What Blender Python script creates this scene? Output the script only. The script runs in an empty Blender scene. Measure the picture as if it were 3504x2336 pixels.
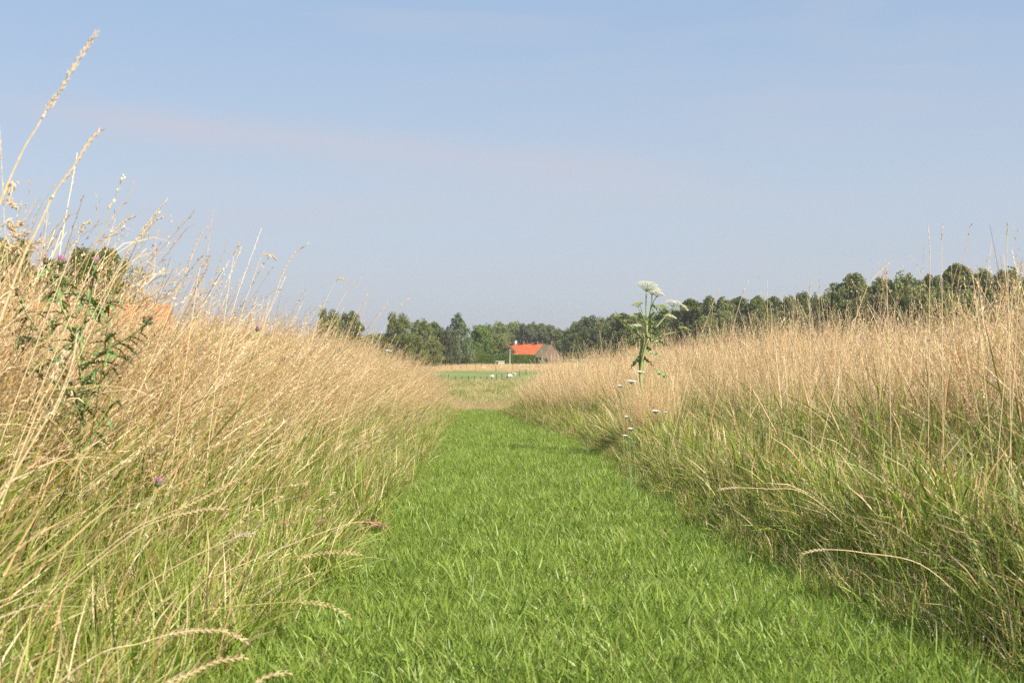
import bpy, math, random
import numpy as np
from mathutils import Vector, Matrix, Euler

R = math.radians
random.seed(11)
rng = np.random.default_rng(7)
scene = bpy.context.scene
COL = scene.collection

# ------------------------------------------------------------------ camera, world, sun, exposure
CAM_Z = 0.62          # eye height above the mown path (a low dike, 6 m above the polder)
FSRC = 4229.0         # focal length in pixels of the 3504 px wide photograph
cam_d = bpy.data.cameras.new('camera')
cam = bpy.data.objects.new('camera', cam_d)
COL.objects.link(cam)
cam.location = (0, 0, CAM_Z)
cam.rotation_euler = (R(90), 0, 0)
cam_d.sensor_width = 22.2
cam_d.lens = 22.2 * FSRC / 3504
cam_d.shift_y = 17 / 3504
cam_d.clip_start = 0.05
cam_d.clip_end = 6000
cam_d.dof.use_dof = True
cam_d.dof.focus_distance = 15.0
cam_d.dof.aperture_fstop = 9.0
scene.camera = cam

SUN_DIR = Vector((0.62, -0.47, 0.62)).normalized()
SUN_EL = math.asin(SUN_DIR.z)
SUN_AZ = math.atan2(SUN_DIR.x, SUN_DIR.y)     # clockwise from +Y

world = bpy.data.worlds.new('World')
scene.world = world
world.use_nodes = True
nt = world.node_tree
for n in list(nt.nodes):
    nt.nodes.remove(n)
def N(tree, typ, **kw):
    n = tree.nodes.new(typ)
    for k, v in kw.items():
        setattr(n, k, v)
    return n
w_out = N(nt, 'ShaderNodeOutputWorld')
w_bg = N(nt, 'ShaderNodeBackground')
sky = N(nt, 'ShaderNodeTexSky')
sky.sky_type = 'NISHITA'
sky.sun_disc = False
sky.sun_elevation = SUN_EL
sky.sun_rotation = SUN_AZ
sky.altitude = 0
sky.air_density = 1.0
sky.dust_density = 1.2
sky.ozone_density = 2.0
w_bg.inputs['Strength'].default_value = 0.12
# pale summer haze low in the sky plus thin high cirrus streaks, both functions of direction only
tc = N(nt, 'ShaderNodeTexCoord')
sep = N(nt, 'ShaderNodeSeparateXYZ')
nt.links.new(tc.outputs['Generated'], sep.inputs[0])
haze_r = N(nt, 'ShaderNodeMapRange')
haze_r.interpolation_type = 'SMOOTHSTEP'
haze_r.inputs['From Min'].default_value = -0.02
haze_r.inputs['From Max'].default_value = 0.42
haze_r.inputs['To Min'].default_value = 0.86
haze_r.inputs['To Max'].default_value = 0.72
nt.links.new(sep.outputs['Z'], haze_r.inputs['Value'])
sky_sc = N(nt, 'ShaderNodeMix', data_type='RGBA')
nt.links.new(haze_r.outputs[0], sky_sc.inputs['Factor'])
nt.links.new(sky.outputs[0], sky_sc.inputs['A'])
hz = N(nt, 'ShaderNodeValToRGB')
hz.color_ramp.elements[0].position = 0.0
hz.color_ramp.elements[0].color = (2.96, 3.12, 3.55, 1)
hz.color_ramp.elements[1].position = 0.3
hz.color_ramp.elements[1].color = (2.0, 2.8, 3.95, 1)
e = hz.color_ramp.elements.new(0.12)
e.color = (2.85, 3.22, 3.85, 1)
nt.links.new(sep.outputs['Z'], hz.inputs[0])
nt.links.new(hz.outputs[0], sky_sc.inputs['B'])
# cirrus
mp = N(nt, 'ShaderNodeMapping')
mp.inputs['Rotation'].default_value = (0, R(9), 0)
mp.inputs['Scale'].default_value = (1.3, 1.3, 9)
nt.links.new(tc.outputs['Generated'], mp.inputs[0])
ns = N(nt, 'ShaderNodeTexNoise')
ns.inputs['Scale'].default_value = 1.7
ns.inputs['Detail'].default_value = 7
ns.inputs['Roughness'].default_value = 0.55
ns.inputs['Distortion'].default_value = 0.4
nt.links.new(mp.outputs[0], ns.inputs['Vector'])
cr = N(nt, 'ShaderNodeMapRange')
cr.interpolation_type = 'SMOOTHSTEP'
cr.inputs['From Min'].default_value = 0.48
cr.inputs['From Max'].default_value = 0.78
cr.inputs['To Max'].default_value = 0.5
nt.links.new(ns.outputs[0], cr.inputs['Value'])
cmix = N(nt, 'ShaderNodeMix', data_type='RGBA')
nt.links.new(cr.outputs[0], cmix.inputs['Factor'])
nt.links.new(sky_sc.outputs['Result'], cmix.inputs['A'])
cmix.inputs['B'].default_value = (3.3, 3.3, 3.7, 1)
# one long faint cirrus streak low over the windy bank, sloping down towards the middle
def wm(op, a, b=None, clamp=False):
    n = N(nt, 'ShaderNodeMath', operation=op); n.use_clamp = clamp
    for k, v in enumerate((a, b)):
        if v is None: continue
        if isinstance(v, (int, float)): n.inputs[k].default_value = v
        else: nt.links.new(v, n.inputs[k])
    return n.outputs[0]
ysafe = wm('MAXIMUM', sep.outputs['Y'], 0.05)
su = wm('DIVIDE', sep.outputs['X'], ysafe); sv = wm('DIVIDE', sep.outputs['Z'], ysafe)
ns2 = N(nt, 'ShaderNodeTexNoise'); ns2.inputs['Scale'].default_value = 3.0; ns2.inputs['Detail'].default_value = 6
nt.links.new(mp.outputs[0], ns2.inputs['Vector'])
cen = wm('ADD', wm('MULTIPLY', wm('SUBTRACT', 0.08, su), 0.105), 0.125)
cen = wm('ADD', cen, wm('MULTIPLY', ns2.outputs[0], 0.03))
dist = wm('ABSOLUTE', wm('SUBTRACT', sv, cen))
band = wm('SUBTRACT', 1.0, wm('DIVIDE', dist, 0.026), True)
mask = wm('SUBTRACT', 1.0, wm('DIVIDE', wm('ABSOLUTE', wm('ADD', su, 0.13)), 0.33), True)
mask = wm('MULTIPLY', mask, 2.0, True)
mr3 = N(nt, 'ShaderNodeMapRange'); mr3.inputs['From Min'].default_value = 0.35; mr3.inputs['From Max'].default_value = 0.65
nt.links.new(ns.outputs[0], mr3.inputs['Value'])
strk = wm('MULTIPLY', wm('MULTIPLY', wm('POWER', band, 1.4), mask), wm('ADD', wm('MULTIPLY', mr3.outputs[0], 0.4), 0.35))
cmix2 = N(nt, 'ShaderNodeMix', data_type='RGBA')
nt.links.new(strk, cmix2.inputs['Factor'])
nt.links.new(cmix.outputs['Result'], cmix2.inputs['A'])
cmix2.inputs['B'].default_value = (3.42, 3.36, 3.75, 1)
nt.links.new(cmix2.outputs['Result'], w_bg.inputs['Color'])
nt.links.new(w_bg.outputs[0], w_out.inputs['Surface'])

sun_d = bpy.data.lights.new('sun', 'SUN')
sun_d.energy = 5.0
sun_d.angle = R(0.53)
sun_d.color = (1.0, 0.91, 0.77)
sun = bpy.data.objects.new('sun', sun_d)
sun.rotation_euler = SUN_DIR.to_track_quat('Z', 'Y').to_euler()
sun.location = (20, -20, 30)
COL.objects.link(sun)

scene.view_settings.view_transform = 'Standard'
scene.view_settings.look = 'None'
scene.view_settings.exposure = 0.6
scene.view_settings.gamma = 1.0
scene.view_settings.use_curve_mapping = False
scene.cycles.max_bounces = 5
scene.cycles.diffuse_bounces = 2
scene.cycles.transmission_bounces = 4
scene.cycles.transparent_max_bounces = 4
scene.render.film_transparent = False
scene.cycles.use_denoising = False

# ------------------------------------------------------------------ helpers
def tag(o, label=None, cat=None, group=None, kind=None):
    if label: o['label'] = label
    if cat: o['category'] = cat
    if group: o['group'] = group
    if kind: o['kind'] = kind
    return o

def empty(name, loc=(0, 0, 0), rz=0):
    o = bpy.data.objects.new(name, None)
    o.empty_display_size = 0.2
    o.location = loc
    o.rotation_euler = (0, 0, rz)
    COL.objects.link(o)
    return o

def link_mesh(name, me, parent=None, loc=(0, 0, 0), rot=(0, 0, 0), scale=None):
    o = bpy.data.objects.new(name, me)
    o.location = loc
    o.rotation_euler = rot
    if scale is not None:
        o.scale = (scale, scale, scale) if not hasattr(scale, '__len__') else scale
    COL.objects.link(o)
    if parent: o.parent = parent
    return o

def copy_tree(o, parent=None):
    c = o.copy()
    COL.objects.link(c)
    c.parent = parent
    for ch in list(o.children):
        copy_tree(ch, c)
    return c

def px(sx, d):                # lateral position of photo column sx at distance d
    return (sx - 1752.0) / FSRC * d
def pz(sy, d):                # height of photo row sy at distance d
    return CAM_Z + (1185.0 - sy) / FSRC * d
def P(sx, sy, d):
    return Vector((px(sx, d), d, pz(sy, d)))

POLDER = -5.4
SLOPE = 0.037
def smooth(a, b, x):
    t = np.clip((x - a) / (b - a), 0, 1)
    return t * t * (3 - 2 * t)
def ground_z(x, y):
    x = np.asarray(x, float); y = np.asarray(y, float)
    yy = np.clip(y, -30, 33)
    top = -SLOPE * yy
    top = top + 0.012 * np.sin(x * 2.1 + 0.7) * np.sin(y * 0.9) + 0.010 * np.sin(x * 0.9 - y * 1.7)
    wl = (-0.63 - 0.03 * y) - x; wr = x - (1.40 - 0.03 * y - 0.50 * smooth(11, 30, y))
    w = np.maximum(wl, wr)
    top = top + 0.34 * smooth(0.3, 2.6, w) * smooth(4, 20, y)
    f = smooth(33, 66, y)
    # the dike is a bank 30 m wide at this place
    side = smooth(13, 34, np.abs(x - 1))
    back = smooth(30, 60, -y)
    f = np.maximum(np.maximum(f, side), back)
    yard = 1.0 * smooth(404, 412, y) * smooth(-24, -40, x)
    return top * (1 - f) + (POLDER + yard) * f
def gz(x, y):
    return float(ground_z(x, y))

def edge_l(y): return -0.66 - 0.03 * y - 0.10 * np.clip((6 - np.asarray(y, float)) / 5, 0, 1)
def edge_r(y):
    y = np.asarray(y, float)
    return 1.40 - 0.03 * y - 0.50 * smooth(11, 30, y) - 0.16 * smooth(1.5, 3.5, y) * (1 - smooth(8, 12, y))

# numpy mesh builder ------------------------------------------------
def np_mesh(name, verts, quads, attr=None, mat=None, smooth_shade=False, tris=None):
    me = bpy.data.meshes.new(name)
    verts = np.asarray(verts, np.float32)
    nq = len(quads); ntr = 0 if tris is None else len(tris)
    me.vertices.add(len(verts))
    me.vertices.foreach_set('co', verts.ravel())
    loops = np.asarray(quads, np.int32).ravel()
    starts = np.arange(nq, dtype=np.int32) * 4
    if ntr:
        loops = np.concatenate([loops, np.asarray(tris, np.int32).ravel()])
        starts = np.concatenate([starts, nq * 4 + np.arange(ntr, dtype=np.int32) * 3])
    me.loops.add(len(loops))
    me.loops.foreach_set('vertex_index', loops)
    me.polygons.add(nq + ntr)
    me.polygons.foreach_set('loop_start', starts)
    if smooth_shade:
        me.polygons.foreach_set('use_smooth', np.ones(nq + ntr, bool))
    me.update(calc_edges=True)
    if attr is not None:
        a = me.attributes.new('gc', 'FLOAT_COLOR', 'POINT')
        a.data.foreach_set('color', np.asarray(attr, np.float32).ravel())
    if mat: me.materials.append(mat)
    return me

class Acc:
    def __init__(s): s.v = []; s.q = []; s.a = []; s.n = 0
    def add(s, v, q, a):
        s.v.append(v); s.q.append(q + s.n); s.a.append(a); s.n += len(v)
    def mesh(s, name, mat, smooth_shade=False):
        return np_mesh(name, np.concatenate(s.v), np.concatenate(s.q), np.concatenate(s.a), mat, smooth_shade)

def unit(v):
    return v / np.maximum(np.linalg.norm(v, axis=-1, keepdims=True), 1e-9)

def curves(base, L, az, lean, bend, S, p=1.6):
    """centre lines: base (N,3), L (N), az (N), lean/bend angle start and end (N); returns (N,S+1,3), tangents"""
    Nn = len(L)
    t = np.linspace(0, 1, S + 1)
    tm = (t[:-1] + t[1:]) / 2
    ph = lean[:, None] + (bend - lean)[:, None] * tm[None] ** p
    d = np.stack([np.cos(az)[:, None] * np.sin(ph), np.sin(az)[:, None] * np.sin(ph), np.cos(ph)], -1)
    step = d * (L / S)[:, None, None]
    pts = np.concatenate([np.zeros((Nn, 1, 3)), np.cumsum(step, 1)], 1) + base[:, None, :]
    tan = np.concatenate([d, d[:, -1:]], 1)
    return pts, tan

def ribbons(acc, pts, tan, width, prof, rnd, dry, kind=0.0, twist=None, hmax=None):
    Nn, S1, _ = pts.shape
    tw = rng.uniform(0, 2 * math.pi, Nn) if twist is None else twist
    up = np.array([0.31, 0.17, 0.93])
    s0 = unit(np.cross(tan, up + 0 * tan))
    s1 = np.cross(tan, s0)
    side = s0 * np.cos(tw)[:, None, None] + s1 * np.sin(tw)[:, None, None]
    w = (width[:, None] * prof[None, :])[:, :, None] * 0.5
    a = pts - side * w
    b = pts + side * w
    v = np.stack([a, b], 2).reshape(-1, 3)
    S = S1 - 1
    base = (np.arange(Nn) * S1 * 2)[:, None] + (np.arange(S) * 2)[None]
    q = np.stack([base, base + 1, base + 3, base + 2], -1).reshape(-1, 4)
    t = np.linspace(0, 1, S1)[None, :, None] * np.ones((Nn, 1, 2))
    at = np.stack([t, rnd[:, None, None] + 0 * t, (dry if dry.ndim > 1 else dry[:, None])[:, :, None] + 0 * t, kind + 0 * t], -1).reshape(-1, 4)
    acc.add(v, q, at)

def spikelets(acc, p, d, l, w, rnd, dry, kind=1.0):
    n = len(p)
    r = unit(rng.normal(size=(n, 3)))
    s = unit(np.cross(d, r))
    m = p + d * (l * 0.45)[:, None]
    v = np.stack([p, m + s * (w / 2)[:, None], p + d * l[:, None], m - s * (w / 2)[:, None]], 1).reshape(-1, 3)
    q = np.arange(n * 4).reshape(n, 4)
    at = np.zeros((n, 4, 4)); at[:, :, 0] = 1; at[:, :, 1] = rnd[:, None]; at[:, :, 2] = dry[:, None]; at[:, :, 3] = kind
    acc.add(v, q, at.reshape(-1, 4))

# ------------------------------------------------------------------ materials
def mat_new(name):
    m = bpy.data.materials.new(name)
    m.use_nodes = True
    t = m.node_tree
    for n in list(t.nodes): t.nodes.remove(n)
    return m, t, N(t, 'ShaderNodeOutputMaterial')

def principled(t, rough=0.6, spec=0.3):
    b = N(t, 'ShaderNodeBsdfPrincipled')
    b.inputs['Roughness'].default_value = rough
    b.inputs['Specular IOR Level'].default_value = spec
    return b

def simple_mat(name, col, rough=0.7, spec=0.3, noise=0.0, nscale=8.0, col2=None, bump=0.0, metal=0.0, stretch=(1, 1, 1)):
    m, t, out = mat_new(name)
    b = principled(t, rough, spec)
    b.inputs['Metallic'].default_value = metal
    tcn = N(t, 'ShaderNodeTexCoord'); mpn = N(t, 'ShaderNodeMapping'); nz = N(t, 'ShaderNodeTexNoise')
    mpn.inputs['Scale'].default_value = stretch
    t.links.new(tcn.outputs['Object'], mpn.inputs[0]); t.links.new(mpn.outputs[0], nz.inputs['Vector'])
    nz.inputs['Scale'].default_value = nscale; nz.inputs['Detail'].default_value = 5
    rp = N(t, 'ShaderNodeValToRGB')
    c2 = col2 or tuple(c * (1 - noise) for c in col)
    rp.color_ramp.elements[0].color = (*c2, 1); rp.color_ramp.elements[0].position = 0.32
    rp.color_ramp.elements[1].color = (*col, 1); rp.color_ramp.elements[1].position = 0.66
    t.links.new(nz.outputs[0], rp.inputs[0]); t.links.new(rp.outputs[0], b.inputs['Base Color'])
    if bump:
        bp = N(t, 'ShaderNodeBump'); bp.inputs['Strength'].default_value = bump; bp.inputs['Distance'].default_value = 0.02
        t.links.new(nz.outputs[0], bp.inputs['Height']); t.links.new(bp.outputs[0], b.inputs['Normal'])
    t.links.new(b.outputs[0], out.inputs[0])
    return m

def grass_mat(name, g0, g1, s0, s1, h0=(0.30, 0.19, 0.09), h1=(0.62, 0.46, 0.27), transl=0.35, rough=0.42, spec=0.45, inst_var=0.25):
    """g: green range, s: straw range, h: seed head range; blade attributes give position along blade, random, dryness, kind"""
    m, t, out = mat_new(name)
    at = N(t, 'ShaderNodeAttribute'); at.attribute_name = 'gc'
    sc = N(t, 'ShaderNodeSeparateColor'); t.links.new(at.outputs['Color'], sc.inputs[0])
    oi = N(t, 'ShaderNodeObjectInfo')
    def mixc(a, b, f):
        n = N(t, 'ShaderNodeMix', data_type='RGBA')
        if isinstance(f, float): n.inputs['Factor'].default_value = f
        else: t.links.new(f, n.inputs['Factor'])
        for v, k in ((a, 'A'), (b, 'B')):
            if isinstance(v, tuple): n.inputs[k].default_value = (*v, 1)
            else: t.links.new(v, n.inputs[k])
        return n.outputs['Result']
    g = mixc(g0, g1, sc.outputs[1]); s = mixc(s0, s1, sc.outputs[1]); h = mixc(h0, h1, sc.outputs[1])
    c = mixc(g, s, sc.outputs[2])
    c = mixc(c, h, at.outputs['Alpha'])
    mr = N(t, 'ShaderNodeMapRange'); t.links.new(oi.outputs['Random'], mr.inputs['Value'])
    mr.inputs['To Min'].default_value = 1 - inst_var; mr.inputs['To Max'].default_value = 1 + inst_var
    hs = N(t, 'ShaderNodeHueSaturation'); t.links.new(c, hs.inputs['Color']); t.links.new(mr.outputs[0], hs.inputs['Value'])
    b = principled(t, rough, spec)
    t.links.new(hs.outputs[0], b.inputs['Base Color'])
    tr = N(t, 'ShaderNodeBsdfTranslucent'); t.links.new(hs.outputs[0], tr.inputs['Color'])
    mx = N(t, 'ShaderNodeMixShader'); mx.inputs[0].default_value = transl
    t.links.new(b.outputs[0], mx.inputs[1]); t.links.new(tr.outputs[0], mx.inputs[2])
    t.links.new(mx.outputs[0], out.inputs[0])
    return m

M_LAWN = grass_mat('lawn_blades', (0.17, 0.265, 0.036), (0.41, 0.53, 0.11), (0.38, 0.33, 0.12), (0.62, 0.52, 0.28), transl=0.40, rough=0.42, spec=0.40, inst_var=0.12)
M_TALL = grass_mat('tall_grass_blades', (0.07, 0.16, 0.010), (0.30, 0.43, 0.030), (0.52, 0.30, 0.10), (1.0, 0.80, 0.50), h0=(0.56, 0.36, 0.17), h1=(1.0, 0.80, 0.52), transl=0.27, rough=0.45, spec=0.4, inst_var=0.18)
M_STALK = grass_mat('dry_stalk', (0.20, 0.22, 0.06), (0.30, 0.30, 0.10), (0.58, 0.40, 0.18), (0.80, 0.62, 0.34), h0=(0.40, 0.24, 0.12), h1=(0.78, 0.58, 0.35), transl=0.15, rough=0.5, spec=0.35, inst_var=0.05)

def leaf_mat(name, c0, c1, transl=0.35):
    m, t, out = mat_new(name)
    at = N(t, 'ShaderNodeAttribute'); at.attribute_name = 'gc'
    sc = N(t, 'ShaderNodeSeparateColor'); t.links.new(at.outputs['Color'], sc.inputs[0])
    mx0 = N(t, 'ShaderNodeMix', data_type='RGBA')
    mx0.inputs['A'].default_value = (*c0, 1); mx0.inputs['B'].default_value = (*c1, 1)
    t.links.new(sc.outputs[1], mx0.inputs['Factor'])
    oi = N(t, 'ShaderNodeObjectInfo')
    mr = N(t, 'ShaderNodeMapRange'); t.links.new(oi.outputs['Random'], mr.inputs['Value'])
    mr.inputs['To Min'].default_value = 0.8; mr.inputs['To Max'].default_value = 1.2
    hs = N(t, 'ShaderNodeHueSaturation'); t.links.new(mx0.outputs['Result'], hs.inputs['Color']); t.links.new(mr.outputs[0], hs.inputs['Value'])
    b = principled(t, 0.5, 0.3); t.links.new(hs.outputs[0], b.inputs['Base Color'])
    tr = N(t, 'ShaderNodeBsdfTranslucent'); t.links.new(hs.outputs[0], tr.inputs['Color'])
    mx = N(t, 'ShaderNodeMixShader'); mx.inputs[0].default_value = transl
    t.links.new(b.outputs[0], mx.inputs[1]); t.links.new(tr.outputs[0], mx.inputs[2])
    t.links.new(mx.outputs[0], out.inputs[0])
    return m
M_LEAF = [leaf_mat('oak_leaves', (0.13, 0.155, 0.04), (0.26, 0.29, 0.075)),
          leaf_mat('poplar_leaves', (0.175, 0.20, 0.065), (0.34, 0.365, 0.12)),
          leaf_mat('willow_leaves', (0.13, 0.175, 0.08), (0.25, 0.31, 0.15)),
          leaf_mat('light_leaves', (0.12, 0.19, 0.035), (0.27, 0.35, 0.07)),
          leaf_mat('rusty_leaves', (0.13, 0.14, 0.06), (0.24, 0.24, 0.11))]
M_HEDGE = leaf_mat('hedge_leaves', (0.17, 0.26, 0.034), (0.30, 0.40, 0.06))
M_BARK = simple_mat('bark', (0.14, 0.11, 0.08), 0.9, 0.1, 0.5, 6, bump=0.5, stretch=(4, 4, 1))
M_STEM = simple_mat('green_stem', (0.34, 0.42, 0.15), 0.5, 0.4, 0.35, 40, stretch=(1, 1, .2))
M_STEM_PALE = simple_mat('pale_stem', (0.33, 0.40, 0.14), 0.5, 0.4, 0.35, 30, stretch=(1, 1, .2))
M_WEEDLEAF = simple_mat('weed_leaf', (0.22, 0.34, 0.11), 0.5, 0.4, 0.45, 30)
M_WHITEFLOWER = simple_mat('white_florets', (0.80, 0.79, 0.60), 0.7, 0.2, 0.15, 60)
M_YELLOWFLOWER = simple_mat('unripe_florets', (0.50, 0.54, 0.16), 0.7, 0.2, 0.3, 60)
M_PINK = simple_mat('pink_florets', (0.62, 0.28, 0.52), 0.7, 0.2, 0.25, 200)
M_DEADFLOWER = simple_mat('faded_florets', (0.30, 0.13, 0.10), 0.8, 0.2, 0.4, 150)
M_BULB = simple_mat('thistle_bracts', (0.16, 0.19, 0.08), 0.6, 0.3, 0.5, 150)

# ------------------------------------------------------------------ ground
def ground_material():
    m, t, out = mat_new('ground')
    geo = N(t, 'ShaderNodeNewGeometry'); sx = N(t, 'ShaderNodeSeparateXYZ')
    t.links.new(geo.outputs['Position'], sx.inputs[0])
    nz = N(t, 'ShaderNodeTexNoise'); nz.inputs['Scale'].default_value = 0.06; nz.inputs['Detail'].default_value = 8
    nz.inputs['Roughness'].default_value = 0.65
    t.links.new(geo.outputs['Position'], nz.inputs['Vector'])
    nf = N(t, 'ShaderNodeTexNoise'); nf.inputs['Scale'].default_value = 9; nf.inputs['Detail'].default_value = 6
    t.links.new(geo.outputs['Position'], nf.inputs['Vector'])
    def ramp(src, stops):
        r = N(t, 'ShaderNodeValToRGB')
        el = r.color_ramp.elements
        while len(el) < len(stops): el.new(0.5)
        for e_, (p_, c_) in zip(el, stops): e_.position = p_; e_.color = (*c_, 1)
        t.links.new(src, r.inputs[0]); return r.outputs[0]
    pasture = ramp(nz.outputs[0], [(0.3, (0.15, 0.20, 0.055)), (0.5, (0.21, 0.26, 0.08)), (0.7, (0.28, 0.29, 0.11))])
    rough = ramp(nz.outputs[0], [(0.3, (0.12, 0.16, 0.04)), (0.5, (0.20, 0.24, 0.07)), (0.7, (0.32, 0.28, 0.12))])
    tan = ramp(nf.outputs[0], [(0.3, (0.42, 0.31, 0.15)), (0.7, (0.66, 0.50, 0.28))])
    soil = ramp(nf.outputs[0], [(0.3, (0.035, 0.045, 0.015)), (0.7, (0.09, 0.10, 0.03))])
    def band(v, a, b, lo=0.0, hi=1.0):
        mr = N(t, 'ShaderNodeMapRange'); mr.interpolation_type = 'SMOOTHSTEP'
        t.links.new(v, mr.inputs['Value'])
        mr.inputs['From Min'].default_value = a; mr.inputs['From Max'].default_value = b
        mr.inputs['To Min'].default_value = lo; mr.inputs['To Max'].default_value = hi
        return mr.outputs[0]
    # wobble y by noise so field borders are ragged
    ad = N(t, 'ShaderNodeMath', operation='MULTIPLY_ADD')
    t.links.new(nz.outputs[0], ad.inputs[0]); ad.inputs[1].default_value = 26; t.links.new(sx.outputs[1], ad.inputs[2])
    def mix(a, b, f):
        n = N(t, 'ShaderNodeMix', data_type='RGBA')
        t.links.new(a, n.inputs['A']); t.links.new(b, n.inputs['B']); t.links.new(f, n.inputs['Factor']); return n.outputs['Result']
    c = mix(soil, rough, band(ad.outputs[0], 60, 80))
    c = mix(c, pasture, band(ad.outputs[0], 192, 205))
    c = mix(c, tan, band(ad.outputs[0], 313, 316))
    c = mix(c, pasture, band(ad.outputs[0], 418, 422))
    b = principled(t, 0.9, 0.1)
    t.links.new(c, b.inputs['Base Color'])
    bp = N(t, 'ShaderNodeBump'); bp.inputs['Strength'].default_value = 0.5; bp.inputs['Distance'].default_value = 0.05
    t.links.new(nf.outputs[0], bp.inputs['Height']); t.links.new(bp.outputs[0], b.inputs['Normal'])
    t.links.new(b.outputs[0], out.inputs[0])
    return m

def axis(vals):
    return np.array(sorted(set(np.round(vals, 3))))
xs = axis(list(np.arange(-14, 14.01, 0.5)) + list(np.arange(-40, 42, 2.0)) + list(np.arange(-400, 401, 40)) + [-3000, -2000, -1200, -700, 700, 1200, 2000, 3000])
ys = axis(list(np.arange(-2, 38.01, 0.5)) + list(np.arange(38, 72, 2)) + list(np.arange(-70, 0, 4)) + list(np.arange(72, 440, 16)) + [404, 412, 520, 700, 1000, 1500, 2200, 3000, -120, -300, -800, -2000, -3000])
X, Y = np.meshgrid(xs, ys)
Z = ground_z(X, Y)
v = np.stack([X, Y, Z], -1).reshape(-1, 3)
nx, ny = len(xs), len(ys)
i = (np.arange(ny - 1)[:, None] * nx + np.arange(nx - 1)[None]).reshape(-1)
q = np.stack([i, i + 1, i + nx + 1, i + nx], -1)
ground = link_mesh('ground', np_mesh('ground', v, q, None, ground_material(), True))
tag(ground, 'grassy dike top falling away to the flat polder pasture', kind='structure')

# ------------------------------------------------------------------ grass tufts (stuff)
PROF_LEAF = lambda S: np.interp(np.linspace(0, 1, S + 1), [0, .15, .5, .8, 1], [.55, .9, 1, .65, .05])
PROF_STEM = lambda S: np.interp(np.linspace(0, 1, S + 1), [0, 1], [1, .55])

def lawn_tuft(n, rad, h0, h1, w0=0.0028, w1=0.0048, S=3, dryp=0.06):
    acc = Acc()
    base = np.zeros((n, 3)); r = rad * np.sqrt(rng.uniform(0, 1, n)); a = rng.uniform(0, 2 * math.pi, n)
    base[:, 0] = r * np.cos(a); base[:, 1] = r * np.sin(a); base[:, 2] = -0.01
    L = rng.uniform(h0, h1, n) * rng.choice([1, 1, 1, 1.35], n)
    az = rng.uniform(0, 2 * math.pi, n)
    lean = np.abs(rng.normal(0.15, 0.2, n)); bend = lean + rng.uniform(0.1, 1.3, n)
    pts, tan = curves(base, L, az, lean, bend, S)
    dry = (rng.uniform(0, 1, n) < dryp).astype(float) * rng.uniform(.5, 1, n)
    dryt = np.clip(dry[:, None] + np.linspace(0.25, 0, S + 1)[None] ** 1.5, 0, 1)
    ribbons(acc, pts, tan, rng.uniform(w0, w1, n), PROF_LEAF(S), rng.uniform(0, 1, n), dryt)
    return acc.mesh('lawn_tuft', M_LAWN)

def leafy_tuft(n, rad, h0, h1, lean_m, lean_s, w0=0.004, w1=0.009, dryp=0.3, S=5, spread=1.0, bendmax=1.3):
    """long green and half dry leaves; az 0 = +x is the wind direction"""
    acc = Acc()
    base = np.zeros((n, 3)); base[:, :2] = rng.normal(0, rad, (n, 2)); base[:, 2] = -0.02
    L = rng.uniform(h0, h1, n)
    az = rng.normal(0, spread, n)
    lean = rng.normal(lean_m, lean_s, n); bend = lean + rng.uniform(0.1, bendmax, n)
    pts, tan = curves(base, L, az, lean, bend, S)
    dry = np.where(rng.uniform(0, 1, n) < dryp, rng.uniform(.6, 1, n), rng.uniform(0, .15, n))
    tt = np.linspace(0, 1, S + 1)[None]
    dryt = np.clip(dry[:, None] + 0.35 * np.clip(tt - 0.6, 0, 1) * rng.uniform(0, 2, n)[:, None] + 0.1 * np.clip(0.35 - tt, 0, 1), 0, 1)
    ribbons(acc, pts, tan, rng.uniform(w0, w1, n), PROF_LEAF(S), rng.uniform(0, 1, n), dryt)
    return acc

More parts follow.
